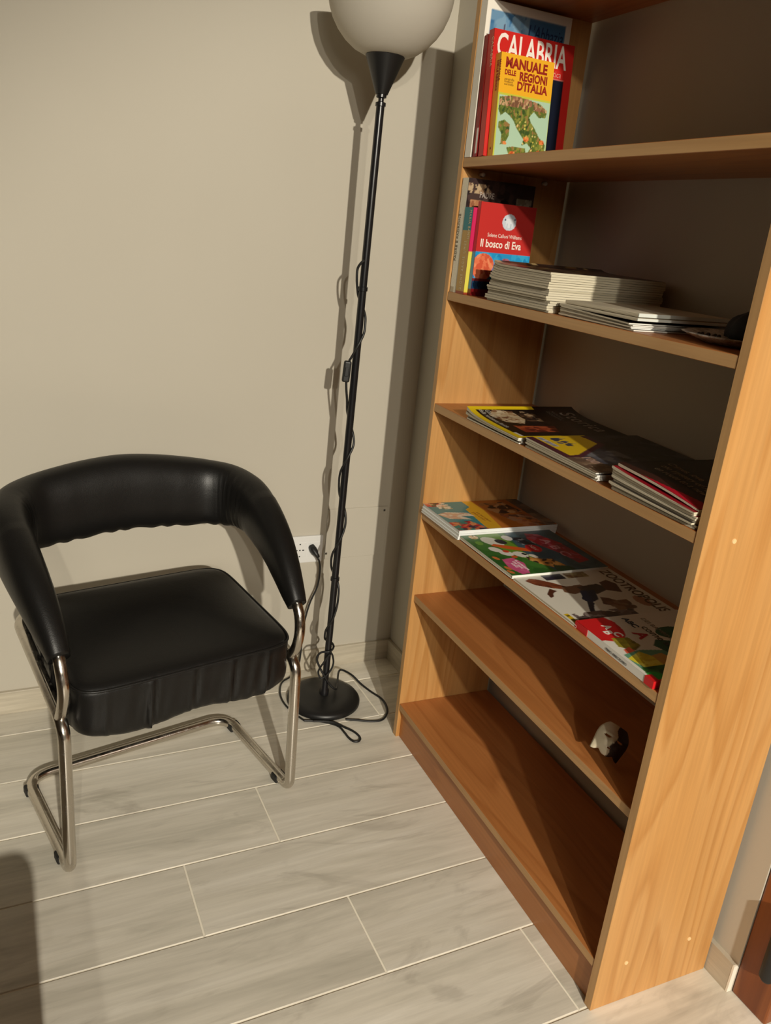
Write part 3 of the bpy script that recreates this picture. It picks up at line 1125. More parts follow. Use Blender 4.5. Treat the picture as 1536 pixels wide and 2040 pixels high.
b = place('book', 'narrow book with a teal and ochre spine and a pink and yellow cover edge', 'book', .003, .0310, zB, 0, .004)
W, H, T_ = .122, .174, .0345
cv = Canvas(40, 60, (206, 36, 92))
cv.rect(0, 0, 1, .505, (226, 214, 84))
cv.rect(.13, 0, 1, .505, (160, 110, 50))
cv.rect(0, 0, 1, .022, (150, 60, 34))
sp_ = Canvas(12, 110, (196, 156, 84))
sp_.rect(0, .74, 1, 1, (36, 130, 138))
sp_.rect(0, 0, 1, .032, (158, 70, 40))
standing(b, W, H, T_, (170, 40, 70), cv, sp_)
text('MARIA BANFI', .0125, flat((224, 208, 164)), b, spine_m(H, T_, .64, .97), sx=.66, spacing=1.2, name='spine_lettering')
text('ZIONS ARGIE UMES', .012, flat((226, 214, 170)), b, spine_m(H, T_, .64, .05, True), sx=.66, spacing=1.5, name='spine_lettering')

b = place('book', 'glossy red and blue paperback with a white round emblem, frontmost of the standing books', 'book', .012, .0680, zB, 0, .006)
W, H, T_ = .1345, .1865, .0115
cv = Canvas(110, 140, (196, 52, 46))
cv.rect(0, .47, 1, 1, (198, 50, 46))
cv.ell(.535, .815, .125, .086, (206, 214, 224))
cv.poly([(.46, .85), (.62, .85), (.60, .76), (.48, .76)], (226, 230, 236))
cv.ell(.46, .84, .014, .01, (70, 80, 110))
cv.ell(.63, .85, .014, .01, (70, 80, 110))
for x_ in (.5, .57):
    cv.rect(x_ - .012, .755, x_ + .012, .80, (196, 206, 216))
cv.rect(0, 0, 1, .475, (40, 150, 206))
mk = cv.Y < .475
cv.blot(mk, [(40, 150, 206), (52, 166, 216), (34, 134, 192), (60, 170, 214)], 90, .03, .09, 11)
mk = cv.ell(.16, .32, .20, .145, None, 0, True) & mk
cv.put(mk, (226, 110, 74))
cv.blot(mk, [(232, 122, 84), (214, 92, 62), (240, 146, 104)], 50, .02, .07, 12)
for cx, cy, rx, ry, cc in ((.47, .33, .13, .07, (100, 112, 176)), (.56, .37, .10, .06, (150, 84, 100)), (.42, .28, .1, .05, (80, 96, 168)), (.88, .29, .09, .05, (172, 76, 78)), (.68, .25, .25, .035, (190, 120, 128)), (.86, .24, .14, .02, (178, 90, 92))):
    mk = cv.ell(cx, cy, rx, ry, None, 0, True)
    cv.blot(mk, [cc, tuple(min(255, c + 18) for c in cc)], 26, .02, .05, int(cx * 90))
cv.rect(0, .03, 1, .165, (24, 60, 96))
cv.blot(cv.Y < .165, [(22, 54, 90), (30, 84, 132), (20, 44, 74)], 40, .03, .09, 13)
cv.rect(0, .165, .5, .19, (120, 40, 44))
cv.rect(0, 0, 1, .075, (112, 16, 18))
sp_ = Canvas(8, 80, (196, 60, 56))
sp_.rect(0, 0, 1, .47, (60, 140, 190))
sp_.rect(0, 0, 1, .075, (120, 20, 20))
standing(b, W, H, T_, (190, 50, 46), cv, sp_, pages='paper_white')
wt = flat((248, 238, 226))
text('Selene Calloni Williams', .0108, wt, b, cover_m(W, H, T_, .17, .645), sx=.82, name='author_lettering')
text('Il bosco di Eva', .0215, wt, b, cover_m(W, H, T_, .06, .535), sx=.80, bold=.0004, name='title_lettering')


# ---- lying magazines: profile across v, swept along u
def mag(name, label, u0, u1, va, vb, zfun_lo, zfun_hi, mat_pages, mat_cover, group=None, yaw=0.0, fold='left', nv=16):
    """soft magazine lying flat; zfun(t) give lower and upper heights across v (t 0..1)"""
    r = place(name, label, 'magazine', u0, va, 0, yaw, 0, group)
    W, H = vb - va, u1 - u0
    v, f = [], []
    ts = [0, .004, .012, .03] + [.03 + .94 * i / nv for i in range(1, nv)] + [.97, .99, 1.0]
    rows = []
    for t in ts:
        lo, hi = zfun_lo(t), zfun_hi(t)
        mid = (lo + hi) / 2
        rd = 1.0
        e = t if fold == 'left' else 1 - t
        if fold:
            rd = min(1.0, math.sqrt(max(0, 1 - (1 - min(1, e / .012)) ** 2)) * .9 + .1)
        rows.append((t, mid + (lo - mid) * rd, mid + (hi - mid) * rd))
    n_ = len(rows)
    for uu in (0, H):
        for t, lo, hi in rows:
            v.append((uu, -t * W, lo))
        for t, lo, hi in rows:
            v.append((uu, -t * W, hi))
    q = 2 * n_
    fm = []
    for i in range(n_ - 1):
        f.append((i, i + 1, q + i + 1, q + i)); fm.append(1)
        f.append((n_ + i, n_ + i + 1, q + n_ + i + 1, q + n_ + i)); fm.append(1)
        f.append((i, i + 1, n_ + i + 1, n_ + i)); fm.append(0)
        f.append((q + i, q + i + 1, q + n_ + i + 1, q + n_ + i)); fm.append(0)
    f.append((0, n_, q + n_, q)); fm.append(2)
    f.append((n_ - 1, 2 * n_ - 1, q + 2 * n_ - 1, q + n_ - 1)); fm.append(2)
    me = bpy.data.meshes.new('pages')
    me.from_pydata(v, [], f)
    for p, k in zip(me.polygons, fm):
        p.material_index = k
    o = link('pages', me, [mat_pages, mat_cover[0], mat_cover[1]], r)
    return r, W, H


def lies_on(zf):
    return zf


def mix2(a, b_, bow=0.0):
    return lambda t: a + (b_ - a) * t + bow * 4 * t * (1 - t)


PG, PW_, PC = M('paper_grey'), M('paper_white'), M('paper_cream')

# big stack of old magazines on the second shelf (17), fanned up at the left
nB = 17
ordn = ['lowest', 'second from the bottom', 'third from the bottom', 'fourth from the bottom', 'fifth from the bottom', 'sixth from the bottom', 'seventh from the bottom', 'eighth from the bottom',
        'ninth from the bottom', 'eighth from the top', 'seventh from the top', 'sixth from the top', 'fifth from the top', 'fourth from the top', 'third from the top', 'second from the top', 'topmost']
hl, hr = .0715, .0695
jr = np.random.default_rng(5)
cover_cols = [(70, 60, 50), (120, 110, 92), (58, 52, 46), (140, 128, 104), (84, 70, 58), (110, 100, 84)]
for i in range(nB):
    f_ = i / nB
    lo = mix2(zB + .0004 + hl * f_, zB + .0004 + hr * f_)
    hi = mix2(zB + hl * (i + 1) / nB, zB + hr * (i + 1) / nB)
    curl = .0015 + .011 * max(0, (f_ - .35)) * 1.2

    dv = .030 * max(0, f_ - .3) ** 1.2 + jr.uniform(-.0022, .0022)
    du = jr.uniform(-.003, .003) - .004 * (f_ > .9)
    dr = jr.uniform(-.002, .002) + (.010 if f_ < .12 else .006 if f_ < .24 else 0) + .006 * f_

    def cw(fn, c):
        return lambda t, o=dv, ww=.208 + dr - dv: fn(t) + c * math.exp(-(o + t * ww - .006) / .0146)
    c_lo = .019 * max(0, f_ - .35) ** 1.2
    c_hi = .019 * max(0, (i + 1) / nB - .35) ** 1.2
    r, W, H = mag('magazine', 'old magazine in the big stack on the second shelf, ' + ordn[i], -.001 + du, .262 + du, .164 + dv, .372 + dr, cw(lo, c_lo), cw(hi, c_hi), PG,
                  (flat(cover_cols[i % 6], .5), PC), 'big stack of magazines on the second shelf', 0)
    if i == nB - 1:
        cv = Canvas(60, 70, (64, 44, 36))
        cv.blot(cv.X >= 0, [(60, 42, 34), (44, 32, 28), (92, 70, 50), (120, 96, 60)], 90, .03, .12, 21)
        cv.blot((cv.X < .3), [(176, 130, 50), (196, 170, 120), (110, 60, 40)], 14, .02, .05, 22)
        sheet('cover_print', cv, lambda X, Y: (Y * H, -X * W, np.vectorize(cw(hi, c_hi))(X) + EPS), M('print_gloss'), r)

# smaller stack beside it
for i in range(5):
    f_ = i / 5
    lo = mix2(zB + .0004 + .017 * f_ + .001, zB + .0004 + .0115 * f_, .0)
    hi = mix2(zB + .017 * (i + 1) / 5 + .001, zB + .0115 * (i + 1) / 5, .0)
    du = jr.uniform(-.004, .004)
    names_ = ['lowest', 'second lowest', 'middle', 'second highest', 'topmost']
    mag('magazine', 'thin magazine in the low stack beside the big stack, ' + names_[i], .004 + du, .262 + du, .405 + .009 * f_ + jr.uniform(-.002, .002), .600 + jr.uniform(-.006, .006), lo, hi, PG,
        (flat(cover_cols[(i + 2) % 6], .5), PW_), 'low stack of magazines on the second shelf', jr.uniform(-.01, .01))
# white booklets on top at the right end of the low stack
for i, (h0, th, va, vb, u0) in enumerate(((.0120, .0045, .405, .612, .006), (.0172, .0060, .412, .606, .012))):
    b = place('booklet', ('white-spined booklet lying on the low magazine stack, under another booklet', 'white-spined booklet lying topmost on the low magazine stack')[i], 'booklet', u0, va, zB + h0 + (.0046 if i else .0044), .0, 0, 'white booklets')
    Wv = vb - va
    bm = bmesh.new()
    boxbm(bm, (0, -Wv, 0), (.20, -.002, th), .0004, 1)
    me = bpy.data.meshes.new('pages')
    bm.to_mesh(me)
    bm.free()
    link('pages', me, PG, b)
    box('spine', (-.0002, -Wv - .0006, .0003), (.20, -Wv + .001, th - .0003), flat((216, 220, 212), .5), b)

# ---- dish with trinkets at the right end of the second shelf
dish = thing('oval_dish', 'shallow grey oval dish with a pale scalloped rim at the end of the second shelf', 'dish', bk(.128, .722, zB + .0002), (0, 0, PHI))
v, f = [], []
NA, NRR = 64, 9
for k in range(NA):
    a = 2 * math.pi * k / NA
    sc = 1 + .02 * math.cos(a * 16)
    for rr, zz in ((0, .004), (.5, .0045), (.72, .006), (.84, .011), (.97, .0135), (1.0, .0125), (.97, .0105), (.7, .001), (0, .0)):
        q = rr * (sc if rr > .8 else 1)
        v.append((q * .098 * math.cos(a), q * .097 * math.sin(a), zz))
for k in range(NA):
    k2 = (k + 1) % NA
    for j in range(NRR - 1):
        f.append((k * NRR + j, k2 * NRR + j, k2 * NRR + j + 1, k * NRR + j + 1))
me = bpy.data.meshes.new('plate')
me.from_pydata(v, [], f)
bm = bmesh.new()
bm.from_mesh(me)
bmesh.ops.remove_doubles(bm, verts=bm.verts, dist=1e-6)
bm.to_mesh(me)
bm.free()
m, nt, bb_ = new_mat('dish_glaze', lin((150, 138, 128)), .35)
vv = coords(nt, (1, 1, 1))
nn = noise(nt, vv, 60, 4, .7)
rp = ramp(nt, [(.35, lin((130, 118, 110))), (.6, lin((232, 222, 212)))])
nt.links.new(nn.outputs[0], rp.inputs[0])
nt.links.new(rp.outputs[0], bb_.inputs['Base Color'])
link('plate', me, M('dish_glaze'), dish, True)


def dishpt(x, y, z=.0055):
    u_, v_ = .128 + x, .722 - y
    return bk(u_, v_, zB + z)


pouch_bm = bmesh.new()
bmesh.ops.create_uvsphere(pouch_bm, u_segments=28, v_segments=16, radius=1)
for q in pouch_bm.verts:
    n_ = 1 + .05 * math.sin(q.co.x * 5 + 2 * q.co.y) + .04 * math.sin(q.co.y * 9)
    q.co = Vector((q.co.x * .034 * n_, q.co.y * .050 * n_, max(-.2, q.co.z) * .036 * n_ + .009))
me = bpy.data.meshes.new('pouch')
pouch_bm.to_mesh(me)
pouch_bm.free()
po = link('pouch', me, M('hole'), None, True)
po.location = dishpt(.012, .004, .0062)
po.rotation_euler = (0, 0, PHI)
tag(po, 'rounded soft black pouch resting on the back of the oval dish', 'pouch')
gold = new_mat('gold', (.62, .44, .16), .3, 1.0)[0]
gc = box('gold_clip', (-.002, -.011, 0), (.002, .011, .004), gold, None, .0008)
gc.location, gc.rotation_euler = dishpt(-.050, .006, .0058), (0, 0, PHI - .25)
tag(gc, 'small gold clip lying in the front of the oval dish', 'clip')
sp1 = tube('silver_pin', [(0, 0, .0015), (.0, -.012, .0018), (.0, -.026, .0015)], .0014, M('steel'), None, 8)
sp1.location, sp1.rotation_euler = dishpt(-.048, -.028, .0058), (0, 0, PHI + .5)
tag(sp1, 'thin silver pin in the dish near the side panel', 'pin')
rg = []
for k in range(25):
    a = 2 * math.pi * k / 24
    rg.append((.0075 * math.cos(a), .0075 * math.sin(a), .0018))
ring_o = tube('silver_ring', rg, .0017, M('steel'), None, 8)
ring_o.location = dishpt(-.034, .062, .0064)
tag(ring_o, 'small silver ring at the left end of the oval dish', 'ring')
bd = bmesh.new()
for k in range(9):
    bmesh.ops.create_icosphere(bd, subdivisions=2, radius=.0034, matrix=Matrix.Translation((.012 * math.cos(k * .7), .016 * math.sin(k * .7), .0034)))
me = bpy.data.meshes.new('beads')
bd.to_mesh(me)
bd.free()
bo = link('bead_bracelet', me, flat((60, 54, 52), .25), None, True)
bo.location = dishpt(-.048, .034, .0058)
tag(bo, 'dark bead bracelet lying in the oval dish left of the gold clip', 'bracelet')

# ---- third shelf: three magazine stacks
zC = ZS['C']
st1 = ['lowest', 'second lowest', 'second highest']
for i in range(4):
    f0_, f1_ = i / 4, (i + 1) / 4
    top = i == 3
    lo = lambda t, q=f0_: zC + .0004 + q * (.0120 + .0140 * math.exp(-t / .25) * q)
    hi = lambda t, q=f1_: zC + q * (.0120 + .0140 * math.exp(-t / .25) * q * (1 if q < 1 else 1.0))
    if top:
        lo = lambda t: zC + .0098 + .0080 * math.exp(-t / .22) + .0022 * math.exp(-t / .08)
        hi = lambda t: zC + .0125 + .0122 * math.exp(-t / .22) + .0025 * math.exp(-t / .08)
    du = (0, .003, -.002, -.004)[i]
    r, W, H = mag('magazine', 'black magazine with a yellow frame topping the left stack of the third shelf' if top else 'pale-edged magazine under the yellow-framed one in the left stack, ' + st1[i],
                  -.001 + du, .270 + du, (.152, .150, .149, .154)[i], (.357, .359, .356, .358)[i], lo, hi, PG, (flat((226, 196, 30), .35) if top else flat((60, 50, 40), .5), PW_), 'left stack of magazines on the third shelf', (0, .006, -.004, .004)[i], fold=None)
    if top:
        cv = Canvas(130, 170, (30, 22, 18))
        YL = (238, 206, 30)
        cv.blot(cv.X >= 0, [(30, 22, 18), (36, 26, 20), (24, 18, 16)], 60, .05, .14, 31)
        mk = cv.poly([(.06, .20), (.10, .37), (.34, .38), (.5, .30), (.42, .17), (.2, .12)], None)
        cv.put(mk, (196, 172, 136))
        cv.blot(mk, [(204, 184, 150), (176, 146, 110), (150, 112, 80), (220, 204, 172), (120, 84, 60)], 60, .015, .05, 32)
        mk = cv.poly([(.10, .40), (.12, .56), (.42, .52), (.40, .38)], None)
        cv.blot(mk, [(96, 70, 50), (60, 44, 34), (176, 150, 116), (40, 30, 26)], 60, .015, .045, 33)
        mk = cv.poly([(.55, .17), (.60, .52), (.80, .46), (.80, .16)], None)
        cv.put(mk, (150, 62, 36))
        cv.blot(mk, [(150, 62, 36), (176, 84, 48), (120, 46, 30), (96, 36, 26)], 60, .02, .06, 34)
        cv.blot((cv.X > .4) & (cv.X < .9) & (cv.Y > .52) & (cv.Y < .78), [(44, 34, 30), (58, 48, 42), (36, 28, 24)], 40, .03, .08, 35)
        cv.rect(0, 0, .055, .60, YL)
        cv.rect(.945, 0, 1, .60, YL)
        cv.rect(0, 0, 1, .052, YL)
        cv.rect(0, .60, .055, 1, (26, 20, 18))
        cv.rect(.80, .052, .94, .075, (226, 220, 206))
        zf = np.vectorize(hi)
        sheet('cover_print', cv, lambda X, Y: (Y * H, -X * W, zf(X) + EPS), M('print_gloss'), r)
        bend = lambda co: (co.x, co.y, hi(max(0, min(1, -co.y / W))) + EPS + .0006)
        fm_ = lambda x, y, s=1: Matrix.Translation((y * H, -x * W, 0)) @ Matrix.Rotation(math.radians(-90), 4, 'Z')
        text('Storica', .052, flat((226, 220, 210), .35), r, fm_(.13, .80), sx=.86, spacing=1.12, bold=.0006, name='title_lettering', bend=bend)
        text('NATIONAL', .012, flat((176, 170, 160), .35), r, fm_(.10, .735), sx=.8, name='title_lettering', bend=bend)
        text('GEOGRAPHIC', .012, flat((176, 170, 160), .35), r, fm_(.10, .69), sx=.8, name='title_lettering', bend=bend)
        text('Grandi', .017, flat((236, 230, 216), .35), r, fm_(.07, .125), sx=.9, bold=.0003, name='cover_lettering', bend=bend)
        text('della resistenza fenicia', .015, flat((236, 230, 216), .35), r, fm_(.06, .075), sx=.86, bold=.0003, name='cover_lettering', bend=bend)

st2 = ['lowest', 'second lowest', 'middle', 'second highest', 'topmost']
for i in range(5):
    q0, q1 = i / 5, (i + 1) / 5
    lo = mix2(zC + .0004 + .0195 * q0, zC + .0004 + .0145 * q0)
    hi = mix2(zC + .0195 * q1, zC + .0145 * q1)
    du = jr.uniform(-.003, .003)
    top = i == 4
    r, W, H = mag('magazine', 'magazine with a yellow corner topping the middle stack of the third shelf' if top else 'grey-edged magazine in the middle stack of the third shelf, ' + st2[i],
                  .000 + du, .268 + du, .376 + jr.uniform(-.003, .003) + .004 * q0, .588 + jr.uniform(-.003, .006), lo, hi, PG, (flat((50, 46, 50) if i % 2 else (150, 138, 118), .45), PW_), 'middle stack of magazines on the third shelf', jr.uniform(-.012, .012))
    if top:
        cv = Canvas(110, 130, (74, 76, 86))
        cv.blot(cv.Y > .4, [(46, 44, 48), (60, 58, 62), (30, 28, 30)], 60, .05, .14, 41)
        cv.blot((cv.X > .45) & (cv.Y < .5), [(92, 94, 104), (120, 120, 124), (70, 72, 84)], 40, .03, .1, 42)
        cv.poly([(0, 0), (.0, .52), (.28, .52), (.62, .12), (.64, .0)], (84, 40, 52))
        cv.poly([(0, .06), (0, .47), (.24, .48), (.54, .14), (.56, .06)], (236, 198, 34))
        cv.blot((cv.Y < .30) & (cv.X < .3) & (cv.X > .05) & (cv.Y > .15), [(90, 92, 110), (60, 64, 84), (200, 178, 90)], 18, .015, .04, 43)
        cv.rect(.02, .07, .30, .12, (206, 204, 206))
        for x_ in np.arange(.04, .29, .02):
            cv.rect(x_, .075, x_ + .008, .115, (80, 84, 104))
        cv.poly([(.60, 0), (1, 0), (1, .22), (.70, .18)], (120, 96, 78))
        cv.blot((cv.X > .6) & (cv.Y < .2), [(128, 104, 84), (106, 84, 70), (150, 126, 104)], 40, .02, .07, 44)
        zf = np.vectorize(hi)
        sheet('cover_print', cv, lambda X, Y: (Y * H, -X * W, zf(X) + EPS), M('print_gloss'), r)
        bend = lambda co: (co.x, co.y, hi(max(0, min(1, -co.y / W))) + EPS + .0006)
        text('100', .026, flat((236, 206, 190), .4), r, Matrix.Translation((.03, -.60 * W, 0)) @ Matrix.Rotation(math.radians(-90), 4, 'Z'), bold=.0006, name='cover_lettering', bend=bend)

st3 = ['lowest', 'second from the bottom', 'third from the bottom', 'fourth from the bottom', 'fifth from the bottom', 'fourth from the top', 'third from the top', 'second from the top', 'topmost']
n3 = 9
for i in range(n3):
    q0, q1 = i / n3, (i + 1) / n3
    gap = .0036 if i == n3 - 1 else 0
    lo = lambda t, q=q0, gp=gap: zC + .0004 + (.0465 - .0165 * t ** .8) * q * (1 - .0 * t) + gp * 4 * t * (1 - t)
    hi = lambda t, q=q1, gp=gap: zC + (.0465 - .0165 * t ** .8) * q + gp * 4 * t * (1 - t)
    du = jr.uniform(-.004, .004)
    top = i == n3 - 1
    r, W, H = mag('magazine', 'black and red magazine topping the tall stack by the near side panel' if top else 'folded magazine in the tall stack by the near side panel, ' + st3[i],
                  -.002 + du, .264 + du, .628 + jr.uniform(-.003, .003) + .006 * q0, .817 + jr.uniform(-.003, .002), lo, hi, PG, (flat(((150, 20, 34) if i in (5, 7) else (66, 58, 50)), .35), PC), 'right stack of magazines on the third shelf', 0, nv=20)
    if top:
        cv = Canvas(110, 130, (26, 20, 19))
        cv.blot(cv.X >= 0, [(26, 20, 19), (34, 27, 24), (20, 16, 15)], 50, .05, .14, 51)
        cv.poly([(.28, 0), (1, 0), (1, .12), (.62, .045)], (186, 18, 42))
        cv.poly([(.0, 0), (.3, 0), (1, .12), (1, .20), (.4, .10), (0, .05)], (62, 34, 28))
        zf = np.vectorize(hi)
        sheet('cover_print', cv, lambda X, Y: (Y * H, -X * W, zf(X) + EPS), M('print_gloss'), r)
        bend = lambda co: (co.x, co.y, hi(max(0, min(1, -co.y / W))) + EPS + .0006)
        fm3 = lambda x, y: Matrix.Translation((y * H, -x * W, 0)) @ Matrix.Rotation(math.radians(-90), 4, 'Z')
        text('Speak Up', .060, flat((206, 200, 190), .35), r, fm3(.03, .79), bold=.0008, sx=.72, shear=.2, name='title_lettering', bend=bend)
        for k, (tx, y_) in enumerate((('Crimes, love,', .33), ('the mystery of Agatha', .25), ('en route to a new style', .17))):
            text(tx, .020, flat((206, 186, 160), .35), r, fm3(.07 + .05 * k, y_), bold=.0003, sx=.75, shear=.2, name='cover_lettering', bend=bend)

# ---- fourth shelf: children's books lying flat
zD = ZS['D']


def flatbook(label, u, v, z, Wv, Hu, T_, cover_rgb, cv, pages, yaw=0.0, group=None, spine='right', gloss='print_gloss'):
    b = place('picture_book', label, 'book', u, v, z, yaw, 0, group)
    th = .0007
    bm = bmesh.new()
    boxbm(bm, (0, -Wv, 0), (Hu, 0, th))
    boxbm(bm, (0, -Wv, T_ - th), (Hu, 0, T_))
    if spine == 'right':
        boxbm(bm, (0, -Wv, th), (Hu, -Wv + th, T_ - th))
    else:
        boxbm(bm, (0, -Wv, th), (th, 0, T_ - th))
    me = bpy.data.meshes.new('cover')
    bm.to_mesh(me)
    bm.free()
    link('cover', me, flat(cover_rgb, .4), b)
    box('pages', (.0008, -Wv + .0008, th), (Hu - .0008, -.0008, T_ - th), pages, b)
    if cv is not None:
        sheet('cover_print', cv, lambda X, Y: (Y * Hu, -X * Wv, T_ + EPS + 0 * X), M(gloss), b)
    fm = lambda x, y: Matrix.Translation((y * Hu, -x * Wv, T_ + EPS + .0004)) @ Matrix.Rotation(math.radians(-90), 4, 'Z')
    return b, fm


SPW = (240, 242, 240)
flatbook('white-spined picture book at the bottom of the orange stack', -.004, .004, zD + .0003, .1835, .262, .0065, SPW, None, PW_, .0, 'orange stack of picture books')
flatbook('white-spined picture book in the middle of the orange stack', -.003, .0045, zD + .0071, .1830, .262, .0065, SPW, None, PW_, .004, 'orange stack of picture books')
cv = Canvas(130, 180, (206, 128, 44))
TEAL = (46, 138, 148)
cv.rect(0, 0, 1, .40, TEAL)
cv.poly([(0, .40), (0, .50), (.35, .5), (1, .42), (1, .28), (.3, .33), (.22, .40)], (226, 176, 44))
cv.poly([(.0, .50), (.0, 1), (1, 1), (1, .42), (.35, .5)], (198, 122, 52))
cv.rect(0, 0, .12, .16, (206, 70, 84))
cv.blot((cv.X < .14) & (cv.Y < .18), [(226, 120, 80), (206, 60, 80), (240, 180, 150)], 16, .02, .05, 60)
cv.blot((cv.X < .25) & (cv.Y > .05) & (cv.Y < .22), [(236, 230, 214), (60, 54, 50), (190, 176, 130)], 26, .014, .04, 61)
mk = cv.poly([(.36, .10), (.42, .30), (.55, .33), (.52, .20), (.66, .26), (.60, .06), (.42, .0)], None)
cv.put(mk, (226, 214, 196))
cv.blot(mk, [(236, 226, 208), (206, 170, 150), (220, 180, 150)], 30, .02, .05, 62)
mk = cv.poly([(.72, .0), (.70, .22), (1, .30), (1, .0)], None)
cv.put(mk, (190, 44, 56))
cv.blot(mk, [(190, 44, 56), (226, 128, 84), (40, 130, 120), (226, 150, 100), (70, 60, 80)], 46, .02, .06, 63)
mk = cv.poly([(.1, .52), (.1, .80), (.5, .86), (.55, .6), (.35, .54)], None)
cv.blot(mk, [(150, 96, 56), (96, 66, 50), (206, 160, 110), (60, 46, 42), (176, 120, 70)], 60, .02, .07, 64)
mk = cv.poly([(.55, .58), (.6, .95), (.98, .95), (.98, .66)], None)
cv.blot(mk, [(206, 140, 90), (176, 104, 70), (120, 84, 66), (190, 150, 120)], 60, .02, .08, 65)
cv.blot((cv.Y > .88), [(120, 104, 90), (92, 84, 78), (150, 130, 110)], 50, .03, .1, 66)
b, fm = flatbook('orange and teal picture book on top of the stack by the far side panel', -.001, .004, zD + .0139, .1815, .262, .0068, SPW, cv, PW_, .0, 'orange stack of picture books')
for k, tx in enumerate(('con tanti adesivi', 'giochi e colori')):
    text(tx, .011, flat((150, 96, 30)), b, fm(.42, .385 - k * .035), sx=.9, name='cover_lettering')

cv = Canvas(140, 170, (56, 110, 44))
cv.blot((cv.X >= 0), [(56, 110, 44), (44, 96, 40), (66, 122, 50)], 60, .06, .16, 70)
cv.poly([(.0, .16), (.0, .40), (.4, .42), (.75, .40), (.62, .30), (.3, .2)], (106, 150, 44))
cv.poly([(.0, .48), (.0, 1), (1, 1), (1, .46), (.5, .40), (.25, .44)], (60, 88, 100))
cv.blot((cv.Y > .5), [(60, 88, 100), (70, 98, 108), (52, 78, 92)], 60, .06, .16, 71)
mk = cv.ell(.06, .11, .05, .045, None, 0, True)
cv.blot(mk, [(230, 206, 160), (210, 160, 90), (240, 226, 196)], 20, .012, .03, 72)
cv.ell(.22, .09, .05, .035, (110, 160, 60))
mk = cv.ell(.20, .24, .13, .085, None, .4, True)
cv.put(mk, (226, 226, 214))
cv.ell(.22, .32, .07, .05, (30, 28, 32), .3)
mk = cv.poly([(.30, .17), (.26, .22), (.44, .50), (.52, .48), (.42, .30)], None)
cv.put(mk, (214, 96, 34))
for cx, cy, rx, ry, cc in ((.40, .16, .07, .05, (232, 230, 222)), (.50, .22, .08, .055, (232, 230, 222)), (.56, .34, .08, .06, (230, 226, 216)), (.46, .24, .035, .03, (206, 70, 40)), (.60, .25, .03, .03, (206, 90, 40)), (.56, .38, .03, .02, (28, 28, 30)), (.62, .44, .05, .03, (226, 216, 200))):
    cv.ell(cx, cy, rx, ry, cc, .4)
mk = cv.poly([(.64, .10), (.62, .22), (.76, .26), (.98, .19), (.99, .11), (.84, .06)], None)
cv.put(mk, (216, 92, 142))
cv.blot(mk, [(216, 92, 142), (226, 110, 156)], 20, .02, .05, 73)
for cx, cy in ((.92, .03), (.84, .05), (.6, .06)):
    cv.ell(cx, cy, .045, .022, (214, 120, 60), .3)
cv.ell(.14, .43, .07, .05, (226, 224, 220))
mk = cv.poly([(.12, .50), (.2, .66), (.36, .64), (.34, .5), (.22, .46)], None)
cv.blot(mk, [(40, 42, 50), (60, 62, 70), (30, 32, 38), (150, 150, 156)], 40, .014, .04, 74)
cv.ell(.44, .55, .10, .075, (196, 34, 40))
mk = cv.poly([(.62, .36), (.70, .34), (.84, .42), (.94, .52), (.90, .62), (.72, .58), (.70, .48)], None)
cv.put(mk, (206, 148, 74))
cv.blot(mk, [(206, 148, 74), (220, 164, 90), (60, 42, 34), (190, 126, 60)], 34, .018, .045, 75)
mk = cv.poly([(.05, .68), (.10, .80), (.36, .90), (.82, .92), (.86, .78), (.60, .74), (.40, .66), (.2, .62)], None)
cv.put(mk, (176, 44, 62))
cv.blot(mk, [(176, 44, 62), (190, 90, 110), (200, 60, 70), (150, 50, 70)], 50, .02, .06, 76)
cv.poly([(.86, .50), (1, .46), (1, .66), (.9, .64)], (46, 76, 50))
b, fm = flatbook('green and blue cartoon picture book, second from the far side panel', .000, .190, zD + .0033, .215, .236, .0068, (238, 238, 230), cv, PC, .0)
pk_ = flat((240, 214, 222))
for k, (tx, x_, y_) in enumerate((('le avventure', .68, .20), ('con tanti', .70, .165), ('amici', .74, .13))):
    text(tx, .011, pk_, b, fm(x_, y_), sx=.95, bold=.0003, name='cover_lettering')
text('NEW', .013, flat((240, 200, 190)), b, fm(.37, .535), sx=.9, name='cover_lettering')
text('A B C', .030, flat((214, 150, 160)), b, fm(.24, .735), sx=1.3, bold=.0006, name='title_lettering')

cv = Canvas(140, 170, (232, 228, 214))
FX = [(120, 58, 30), (96, 46, 28), (140, 72, 40)]
# a generic russet animal in a blue coat beside grey photo panels
mk = cv.poly([(.10, .06), (.06, .12), (.10, .2), (.22, .3), (.30, .36), (.36, .33), (.30, .22), (.2, .1)], None)
cv.put(mk, (124, 62, 34))
cv.blot(mk, FX, 30, .015, .04, 80)
mk = cv.poly([(.30, .30), (.28, .50), (.34, .52), (.42, .46), (.46, .34), (.40, .27)], None)
cv.put(mk, (120, 84, 60))
mk = cv.poly([(.32, .44), (.30, .66), (.42, .72), (.50, .54), (.46, .44)], None)
cv.put(mk, (70, 56, 46))
cv.poly([(.28, .70), (.24, .80), (.34, .84), (.52, .78), (.44, .66)], (98, 60, 38))
cv.poly([(.40, .42), (.42, .56), (.60, .48), (.66, .36), (.56, .34), (.50, .38)], (34, 42, 66))
cv.poly([(.30, .18), (.40, .10), (.48, .09), (.46, .13), (.40, .16), (.36, .22)], (84, 46, 30))
cv.poly([(.60, .36), (.72, .30), (.80, .26), (.82, .30), (.74, .34), (.66, .40)], (32, 34, 46))
cv.poly([(.56, .52), (.70, .46), (.74, .52), (.66, .62), (.6, .58)], (110, 74, 52))
cv.rect(.02, .26, .13, .46, (34, 32, 52))
cv.rect(.02, .48, .13, .70, (150, 128, 84))
